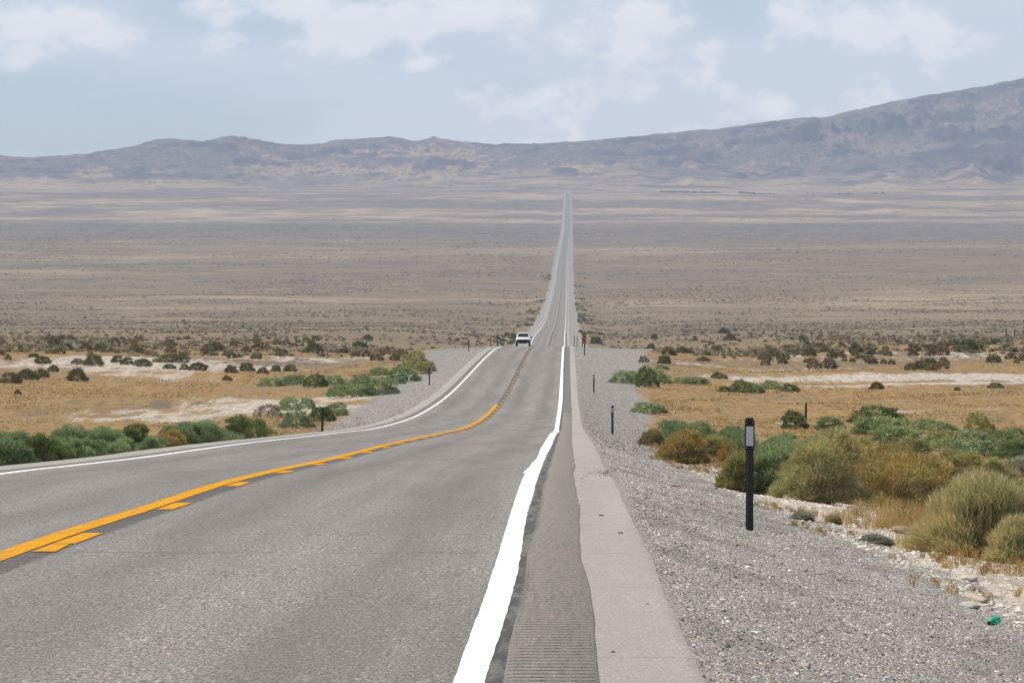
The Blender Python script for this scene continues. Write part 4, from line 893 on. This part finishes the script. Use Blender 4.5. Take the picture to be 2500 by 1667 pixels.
# field grass
N = 170000; Y = 150*np.exp(rng.random(N)*np.log(1100/150)); X = rng.uniform(-.108, .092, N)*Y
e_ = np.maximum(X - EDGE_R, EDGE_L - X); g_ = np.where(X > -4, gravel_r(Y) - EDGE_R, gravel_l(Y))
i_ = np.clip(np.searchsorted(YS, Y) - 1, 0, len(YS)-2); j_ = np.clip(np.searchsorted(xs, X) - 1, 0, len(xs)-2)
k = (e_ > g_ + .5) & (rng.random(N) < np.clip(A_or[i_, j_]*1.2 - A_wh[i_, j_]*2.2 + .05, 0, 1)*sm(fbm(X/3.2, Y/16, 3), .38, .56))
X, Y = X[k], Y[k]; n = len(X)
grass('dry_grass', X, Y, rng.uniform(.06, .17, n)*(1 + .5*np.exp(-((X-11)/9)**2 - ((Y-400)/70)**2)), .012 + Y*6e-5, pick(n, [(.58, .40, .17), (.48, .32, .13), (.64, .47, .24), (.36, .26, .13)], [3, 3, 2, 1]), 3, 'golden dry grass covering the flats beside the road')
# tufts on the pale soil near the verge
P_ = []
for (cx, cy, sx, sy, m, hh) in [(4.4, 86, .30, 2, 42, .16), (3.65, 88, .35, 2.2, 26, .14), (2.92, 92, .18, 2, 12, .13), (4.9, 80, .22, 3, 55, .24), (5.25, 92, .5, 4, 80, .26), (4.3, 67, .3, 1.4, 34, .12), (4.75, 59.5, .25, 1.0, 22, .10),
                                (3.55, 57.2, .25, 1.0, 16, .08), (3.2, 76, .3, 2, 18, .08), (2.6, 140, .25, 3, 20, .12), (3.1, 143, .3, 4, 20, .13), (2.2, 150, .2, 3, 16, .12), (6.4, 118, .7, 6, 90, .26), (5.15, 84, .35, 4, 110, .30), (5.9, 95, .6, 5, 120, .34), (4.35, 73, .22, 1.5, 40, .2), (5.4, 66, .3, 1.5, 40, .22), (2.9, 170, .3, 5, 30, .18), (5.0, 72, .8, 2.5, 40, .14),
                                (3.9, 215, .8, 12, 60, .2), (6, 270, 1.2, 16, 80, .2), (-10.2, 165, .4, 8, 60, .22), (-10.6, 200, .6, 12, 60, .24), (-13.5, 300, 2, 20, 80, .25)]:
    for _ in range(m): P_.append((rng.normal(cx, sx), rng.normal(cy, sy), hh*rng.uniform(.6, 1.3)))
P_ = np.array(P_); n = len(P_)
grass('dry_stalks', P_[:, 0], P_[:, 1], P_[:, 2], .0055, pick(n, [(.58, .39, .16), (.50, .32, .11), (.66, .48, .25)], [3, 2, 2]), 26, 'thin golden stalks of dry grass at the feet of the right-hand shrubs')

# ---------------------------------------------------------------- small mesh tools
class MB:
    def __init__(s): s.v = []; s.f = []
    def box(s, c, d, taper=1.0, ty=None):
        x, y, z = c; a, b, h = d[0]/2, d[1]/2, d[2]/2; n = len(s.v); ty = taper if ty is None else ty
        for zz, k, q in ((-h, 1, 1), (h, taper, ty)):
            for (p, r) in ((-a, -b), (a, -b), (a, b), (-a, b)): s.v.append((x+p*k, y+r*q, z+zz))
        s.f += [(n+3, n+2, n+1, n), (n+4, n+5, n+6, n+7)] + [(n+i, n+(i+1) % 4, n+4+(i+1) % 4, n+4+i) for i in range(4)]
        return s
    def loft(s, rings, cap=True):
        """rings: lists of points, equal length"""
        n = len(s.v); m = len(rings[0])
        for r in rings: s.v += [tuple(p) for p in r]
        for i in range(len(rings)-1):
            for j in range(m): s.f.append((n+i*m+j, n+i*m+(j+1) % m, n+(i+1)*m+(j+1) % m, n+(i+1)*m+j))
        if cap: s.f.append(tuple(n+j for j in range(m))[::-1]); s.f.append(tuple(n+(len(rings)-1)*m+j for j in range(m)))
        return s
    def cyl(s, p0, p1, r0, r1=None, m=12, cap=True):
        p0 = np.array(p0, float); p1 = np.array(p1, float); r1 = r0 if r1 is None else r1
        d = (p1-p0)/np.linalg.norm(p1-p0); a = np.cross(d, (0, 0, 1) if abs(d[2]) < .9 else (1, 0, 0)); a /= np.linalg.norm(a); b = np.cross(d, a)
        rings = [[p + r*(a*math.cos(t_) + b*math.sin(t_)) for t_ in np.arange(m)/m*2*math.pi] for p, r in ((p0, r0), (p1, r1))]
        return s.loft(rings, cap)
    def build(s, name, mat, parent=None, bevel=0.0, smooth=False):
        me = bpy.data.meshes.new(name); me.from_pydata([tuple(map(float, p)) for p in s.v], [], s.f); me.update()
        if mat: me.materials.append(mat)
        if smooth: me.polygons.foreach_set('use_smooth', np.ones(len(me.polygons), bool))
        o = bpy.data.objects.new(name, me); COL.objects.link(o)
        if parent: o.parent = parent
        if bevel:
            b = o.modifiers.new('bevel', 'BEVEL'); b.width = bevel; b.segments = 2; b.limit_method = 'ANGLE'
        return o
def copy_tree(o):
    c = o.copy(); COL.objects.link(c)
    for ch in list(o.children):
        d = ch.copy(); COL.objects.link(d); d.parent = c
        for g in ch.children:
            h = g.copy(); COL.objects.link(h); h.parent = d
    return c
def gz(X, Y): return -float(ground_i(X, Y))

# ---------------------------------------------------------------- marker posts
M_POST = plain('dark_green_post_paint', (.022, .040, .036), .55, 0, .35)
M_PLATE = plain('black_plate', (.012, .012, .013), .5)
M_REFL = plain('pale_reflective_sheet', (.74, .72, .78), .35, 0, .6, .05)
M_BOLT = plain('zinc_bolt', (.35, .35, .36), .4, .7)
def channel(mb, w_, d_, z0, z1, th=.006, lip=.012):
    """open flanged channel, the profile of a steel marker post"""
    pr_ = [(-w_/2-lip, 0), (-w_/2, 0), (-w_/2+.012, d_), (w_/2-.012, d_), (w_/2, 0), (w_/2+lip, 0), (w_/2+lip, th), (w_/2+.003, th), (w_/2-.010, d_+th), (-w_/2+.010, d_+th), (-w_/2-.003, th), (-w_/2-lip, th)]
    return mb.loft([[(x, -y, z0) for x, y in pr_], [(x, -y, z1) for x, y in pr_]])
def marker_post(face=True):
    r = empty('marker_post', (0, 0, 0)); channel(MB(), .058, .022, -.15, 1.235).build('post', M_POST, r)
    if face:
        p = MB().box((0, -.034, 1.045), (.108, .006, .325)).build('plate', M_PLATE, r, .002)
        MB().box((0, -.0385, 1.035), (.080, .003, .212)).build('reflector', M_REFL, p)
        for sx in (-1, 1):
            for z in (.91, 1.18): MB().cyl((sx*.037, -.037, z), (sx*.037, -.042, z), .0065, m=8).build('bolt', M_BOLT, p)
    return r
mp = marker_post(); mpb = marker_post(False)
G_POST = 'marker posts along the road edge'
FP = [(1.98, 68.5, 'nearest marker post with a pale reflector, standing before the big shrubs', 1.0), (1.85, 264, 'thin dark reflector post in the right gravel beside the small lone green shrub', .96),
      (1.72, 425, 'short reflector post in the right gravel, next one this side of the striped marker', .98)]
for i, (X, Y, lb, s) in enumerate(FP):
    o = mp if i == 0 else copy_tree(mp); o.location = (X, Y, gz(X, Y)); o.scale = (s, s, s) if i == 0 else (1.15, 1.15, s*1.02); tag(o, lb, 'marker post', G_POST)
FB = [(-10.75, 273, 'dark marker post in the left gravel in front of a green shrub clump', 1.0), (-10.1, 455, 'dark marker post in the left gravel beside the last olive shrub', 1.0),
      (-10.2, 640, 'dark marker post in the gravel on the left, just before the crest of the road', 1.0)]
for i, (X, Y, lb, s) in enumerate(FB):
    o = mpb if i == 0 else copy_tree(mpb); o.location = (X, Y, gz(X, Y)); o.scale = (1.2, 1.2, 1.0 if i else 1.02); o.rotation_euler = (0, math.radians((2, -1, 1)[i]), 0); tag(o, lb, 'marker post', G_POST)
o = copy_tree(mp); o.location = (-8.95, 722, gz(-8.95, 722)); o.scale = (1.3, 1.3, 1.1); tag(o, 'marker post at the crest beside the end of the left edge line', 'marker post', G_POST)
for i, (X, Y) in enumerate([(1.9, 880), (2.35, 905), (1.3, 985), (.95, 1090)]):
    o = copy_tree(mpb); o.location = (X, Y, gz(X, Y)); s = (1.5, 1.6, 1.9, 2.1)[i]; o.scale = (1.4, 1.4, s); tag(o, 'thin dark post in the row beyond the crest, left of the striped marker', 'marker post', 'row of thin posts beyond the crest')
# striped object marker
r = empty('object_marker', (1.52, 600, gz(1.52, 600))); tag(r, 'yellow and black striped marker panel on a dark post right of the crest', 'sign')
channel(MB(), .07, .03, -.2, 2.16).build('post', M_POST, r)
t = material('striped_sheet'); oc = t.new('ShaderNodeTexCoord').outputs['Object']; s_ = t.new('ShaderNodeSeparateXYZ'); t.l.new(oc, s_.inputs[0])
st = t.math('FRACT', t.math('MULTIPLY', t.math('ADD', s_.outputs[0], s_.outputs[2]), 2.6)); c = t.mix(t.sstep(st, .49, .51), (.80, .36, .02), (.02, .018, .016)); setp(t, Base_Color=c, Roughness=.5)
pn = MB().box((0, -.045, 1.66), (.36, .006, .96)).build('panel', t.m, r, .002)
for z in (1.3, 2.0): MB().cyl((0, -.048, z), (0, -.055, z), .012, m=8).build('bolt', M_BOLT, pn)
# old wooden fence posts
M_WOOD = plain('weathered_wood', (.10, .085, .07), .95, 0, .1, .5, 12)
def wood_post(X, Y, h_, r_, lb, lean=0, grp='old fence posts in the brush'):
    m = MB(); R_ = []
    for z, k in ((-.2, 1.1), (0, 1.08), (h_*.5, 1.0), (h_*.93, .94), (h_, .7)):
        R_.append([(r_*k*math.cos(a_)*(1+.12*math.sin(3*a_+z*4)), r_*k*math.sin(a_), z + (.02*math.sin(a_*2) if z > h_*.9 else 0)) for a_ in np.arange(9)/9*2*math.pi])
    o = m.loft(R_).build('fence_post', M_WOOD, None, 0, True); o.location = (X, Y, gz(X, Y)); o.rotation_euler = (0, math.radians(lean), 0); tag(o, lb, 'fence post', grp)
wood_post(14.6, 386, 1.05, .07, 'short weathered wooden post standing behind the dark shrub on the right meadow', 2)
wood_post(-7.8-1.6, 830, 1.75, .09, 'thin grey post in the brush immediately left of the white pickup', 1)
wood_post(-33.5, 1040, 1.6, .08, 'thin dark post sticking up behind the dark shrubs on the left flat', 0)
for (X, Y) in [(74, 1060), (76.5, 1075), (79, 1090)]: wood_post(X, Y, 1.7, .10, 'thin fence post in the brush at the far right', 0, 'fence posts at the far right')

# ---------------------------------------------------------------- bottle
t = material('green_plastic'); setp(t, Base_Color=(.0, .50, .22), Roughness=.3); t.p.inputs['Transmission Weight'].default_value = .12; t.p.inputs['IOR'].default_value = 1.3; M_GREEN = t.m
r = empty('plastic_bottle', (3.30, 48.6, gz(3.30, 48.6) + .036), math.radians(196)); tag(r, 'bright green plastic bottle lying on the gravel, neck towards the road', 'bottle'); r.rotation_euler = (math.radians(-6), 0, math.radians(152)); r.scale = (.76, .76, .76)
prof = [(-.10, .018), (-.098, .036), (-.085, .043), (-.03, .042), (-.02, .039), (-.01, .042), (.045, .043), (.072, .036), (.092, .022), (.100, .0175), (.112, .0175)]
m = MB(); m.loft([[(ra*math.cos(a_)*(1 + (.06*math.sin(2*a_) if abs(y_) < .06 else 0)), y_, ra*math.sin(a_)) for a_ in np.arange(20)/20*2*math.pi] for y_, ra in prof]); m.build('body', M_GREEN, r, 0, True)
MB().cyl((0, .108, 0), (0, .128, 0), .021, .020, 16).build('cap', plain('dark_green_cap', (.01, .10, .06), .4), r, .001)
MB().cyl((0, .100, 0), (0, .104, 0), .0235, .0235, 16).build('neck_ring', plain('pale_ring', (.35, .6, .5), .3), r)

# loose things on the verge
def rock(X, Y, sx, sy, sz, col_, lb, rz=0, name='stone'):
    me = bpy.data.meshes.new(name); import bmesh; bm = bmesh.new(); bmesh.ops.create_icosphere(bm, subdivisions=3, radius=.5)
    sd = X*7.1
    for v in bm.verts:
        k = 1 + .28*(float(fbm(v.co.x*3 + sd + 9, v.co.y*3 + v.co.z*2 + 5, 3)) - .5)*2; v.co = (v.co.x*k*sx, v.co.y*k*sy, v.co.z*k*sz)
    bm.to_mesh(me); bm.free(); me.materials.append(plain('stone_face', col_, .9, 0, .2, .4, 25)); me.polygons.foreach_set('use_smooth', np.ones(len(me.polygons), bool))
    o = bpy.data.objects.new(name, me); COL.objects.link(o); o.location = (X, Y, gz(X, Y) + sz*.22); o.rotation_euler = (0, 0, math.radians(rz)); tag(o, lb, 'stone', 'pale stones on the verge'); return o
rock(3.60, 55.4, .11, .9, .085, (.52, .45, .36), 'long narrow beige stone beside the dark little shrub, behind the green bottle', 8)
rock(3.32, 51.9, .11, .30, .075, (.50, .48, .42), 'rounded pale stone half way between the bottle and the long beige stone', 20)
rock(1.27, 33.6, .055, .16, .035, (.50, .43, .33), 'small tan stone in the grey gravel at the bottom of the picture', 0)
rock(.95, 38.5, .04, .06, .03, (.45, .47, .46), 'small pale grey stone in the gravel close to the shoulder', 0)
rock(3.95, 62, .16, .3, .09, (.60, .56, .50), 'white boulder-like clod between the dry shrub and the gravel', 30)
rock(4.4, 83, .3, .6, .16, (.36, .29, .24), 'brown rounded rock on the pale soil left of the large straw shrub', 10)
rock(4.62, 58, .26, .4, .12, (.64, .60, .55), 'large whitish rock at the right edge below the straw-coloured shrub', 50)
M_RUB = plain('tyre_rubber', (.015, .015, .016), .8)
def shred(X, Y, L_, lb, rz, road=False, w_=.05):
    m = MB(); R_ = []
    for i in range(9):
        f = i/8; x = (f-.5)*L_; zz = .05*L_*math.sin(f*3.1) + .003; ww = w_*(1-.6*abs(f-.5)*2)*(1+.3*math.sin(f*17)); c_ = .018*math.sin(f*5)*(L_/.2)
        R_.append([(x, c_-ww/2, zz-.003), (x, c_+ww/2, zz-.002), (x, c_+ww/2, zz+.004+.02*L_), (x, c_-ww/2, zz+.006+.02*L_)])
    o = m.loft(R_).build('tyre_scrap', M_RUB, None); z = (float(zroad(np.array([Y]), 3)[0]) + .004) if road else gz(X, Y) + .005
    o.location = (X, Y, z); o.rotation_euler = (0, 0, math.radians(rz)); tag(o, lb, 'tyre scrap', 'scraps of black rubber'); return o
shred(1.56, 92, .20, 'curved black scrap of rubber on the gravel left of the big shrubs', -12)
shred(1.50, 196, .28, 'small black scrap of rubber at the foot of the second marker post', -8)
shred(.305, 58.2, .045, 'tiny black scrap on the pale shoulder, the farther of two', -5, True, .02)
shred(.43, 51.8, .04, 'tiny black scrap on the pale shoulder, the nearer of two', 10, True, .02)
shred(1.75, 81, .12, 'thin dark twig-like scrap on the gravel left of the nearest marker post', -20)
# driftwood-like sticks and dark low tufts on the white soil
for (X, Y, w_, h_, k, lb) in [(4.45, 57.0, .26, .20, 'brown', 'low dark brown tuft on the white rubble above the green bottle'), (3.55, 72.5, .32, .10, 'grey', 'flat dark grey tuft on the white soil below the golden stalks'),
                              (3.1, 83, .25, .09, 'grey', 'small flat grey tuft on the white soil right of the nearest marker post'), (4.35, 78, .2, .06, 'grey', 'low dark tuft by the golden stalks left of the straw shrub'), (3.55, 84.0, .16, .06, 'brown', 'tiny brown tuft on the white soil under the golden flowering shrub')]:
    shrub('low_tuft', X, Y, w_*1.2, h_*1.3, k, 2, lb, 'plant', 'low tufts on the white soil')
# ---------------------------------------------------------------- vehicles
M_BODY = plain('white_car_paint', (.80, .81, .82), .25, 0, .5, .04); M_BLACK = plain('black_trim', (.008, .008, .012), .5, 0, .3); M_TYRE = plain('tyre', (.012, .012, .012), .85)
M_GLASS = plain('dark_windscreen', (.012, .028, .03), .08, 0, .8, .02); M_LAMP = plain('lamp_glass', (.30, .31, .33), .15, 0, .7, .02); M_RIM = plain('wheel_rim', (.25, .25, .26), .4, .8)
def ring(y, w_, z0, z1, wt=None, r_=.06):
    wt = w_ if wt is None else wt
    return [(-w_/2+r_, y, z0), (w_/2-r_, y, z0), (w_/2, y, z0+r_), (w_/2, y, (z0+z1)/2), (wt/2, y, z1-r_), (wt/2-r_, y, z1), (-wt/2+r_, y, z1), (-wt/2, y, z1-r_), (-w_/2, y, (z0+z1)/2), (-w_/2, y, z0+r_)]
def pickup():
    """front faces -Y (towards the camera)"""
    r = empty('pickup', (0, 0, 0))
    m = MB(); m.loft([ring(-2.45, 1.70, .80, .98, 1.6), ring(-2.35, 1.82, .70, 1.03, 1.68), ring(-1.3, 1.86, .62, 1.22, 1.74), ring(-.95, 1.86, .52, 1.28, 1.78), ring(.9, 1.86, .52, 1.26, 1.78), ring(2.6, 1.84, .56, 1.26, 1.80), ring(2.68, 1.78, .60, 1.22, 1.76)]); b = m.build('body', M_BODY, r, .03, True)
    m = MB(); m.loft([ring(-.95, 1.72, 1.18, 1.24, 1.68, .02), ring(-.30, 1.66, 1.18, 1.80, 1.24, .07), ring(.1, 1.66, 1.18, 1.86, 1.26, .08), ring(.75, 1.66, 1.18, 1.84, 1.26, .08), ring(1.0, 1.70, 1.18, 1.26, 1.6, .03)]); m.build('cab', M_BODY, r, .02, True)
    g = MB(); g.v = [(-.74, -.96, 1.265), (.74, -.96, 1.265), (.575, -.375, 1.745), (-.575, -.375, 1.745), (-.74, -.93, 1.255), (.74, -.93, 1.255), (.575, -.345, 1.735), (-.575, -.345, 1.735)]
    g.f = [(0, 1, 2, 3), (7, 6, 5, 4), (0, 4, 5, 1), (1, 5, 6, 2), (2, 6, 7, 3), (3, 7, 4, 0)]; g.build('windscreen', M_GLASS, r)
    for s in (-1, 1):
        g = MB(); g.v = [(s*.842, -.70, 1.27), (s*.835, .80, 1.27), (s*.655, .62, 1.72), (s*.655, -.22, 1.72)]; g.f = [(0, 1, 2, 3) if s > 0 else (3, 2, 1, 0)]; g.v = [(x + s*.012, y, z) for x, y, z in g.v]; g.build('side_window', M_GLASS, r)
    MB().loft([ring(-2.52, 1.62, .70, .95, 1.58, .03), ring(-2.40, 1.68, .66, .97, 1.62, .03)]).build('grille', M_BLACK, r)
    MB().loft([ring(-2.62, 1.60, .50, .80, None, .06), ring(-2.40, 1.84, .50, .82, None, .06)]).build('bumper', M_BLACK, r, .01)
    for s in (-1, 1):
        MB().box((s*.69, -2.49, .88), (.26, .10, .12)).build('headlight', M_LAMP, r, .02)
        MB().box((s*1.02, -.78, 1.30), (.20, .10, .17)).build('mirror', M_BLACK, r, .03)
        for y in (-1.62, 1.62):
            w_ = MB().cyl((s*.70, y, .37), (s*.94, y, .37), .37, m=28).build('wheel', M_TYRE, r, .03)
            MB().cyl((s*.90, y, .37), (s*.945, y, .37), .20, m=20).build('rim', M_RIM, w_)
    MB().box((0, .1, .52), (.95, 4.2, .14)).build('underbody', M_BLACK, r)
    return r
def road_pose(o, X, Y):
    dz_ = float(zroad(np.array([Y+2.]), 2)[0] - zroad(np.array([Y-2.]), 2)[0]); o.location = (X + float(bend(Y)), Y, float(zroad(np.array([Y]), 2)[0])); o.rotation_euler = (math.atan(dz_/4), 0, 0)
pk = pickup(); road_pose(pk, -5.85, 808); pk.scale = (1.0, 1.0, 1.0); tag(pk, 'white pickup with a black front coming over the crest in the left lane', 'pickup')
fv = copy_tree(pk); p = pts[0]; fv.location = (p[0] - 1.0, p[1] + 25, hill_z(p[0]-1.0, p[1] + 25) + 2.2); fv.rotation_euler = (.05, 0, .03); tag(fv, 'far white vehicle, a bright speck on the distant hillside road', 'vehicle')

# ---------------------------------------------------------------- haze: the air over the plain
hb = MB(); x0, x1, y0, y1, z0, z1 = -5200, 5200, -90, 18400, -75, 560
hb.box(((x0+x1)/2, (y0+y1)/2, (z0+z1)/2), (x1-x0, y1-y0, z1-z0)); t = material('haze'); t.n.remove(t.p)
vol = t.new('ShaderNodeVolumePrincipled'); vol.inputs['Color'].default_value = (*HAZE_COL, 1); vol.inputs['Density'].default_value = HAZE; vol.inputs['Anisotropy'].default_value = 0.0
t.l.new(vol.outputs[0], t.out.inputs['Volume']); tag(hb.build('haze', t.m), kind='stuff')
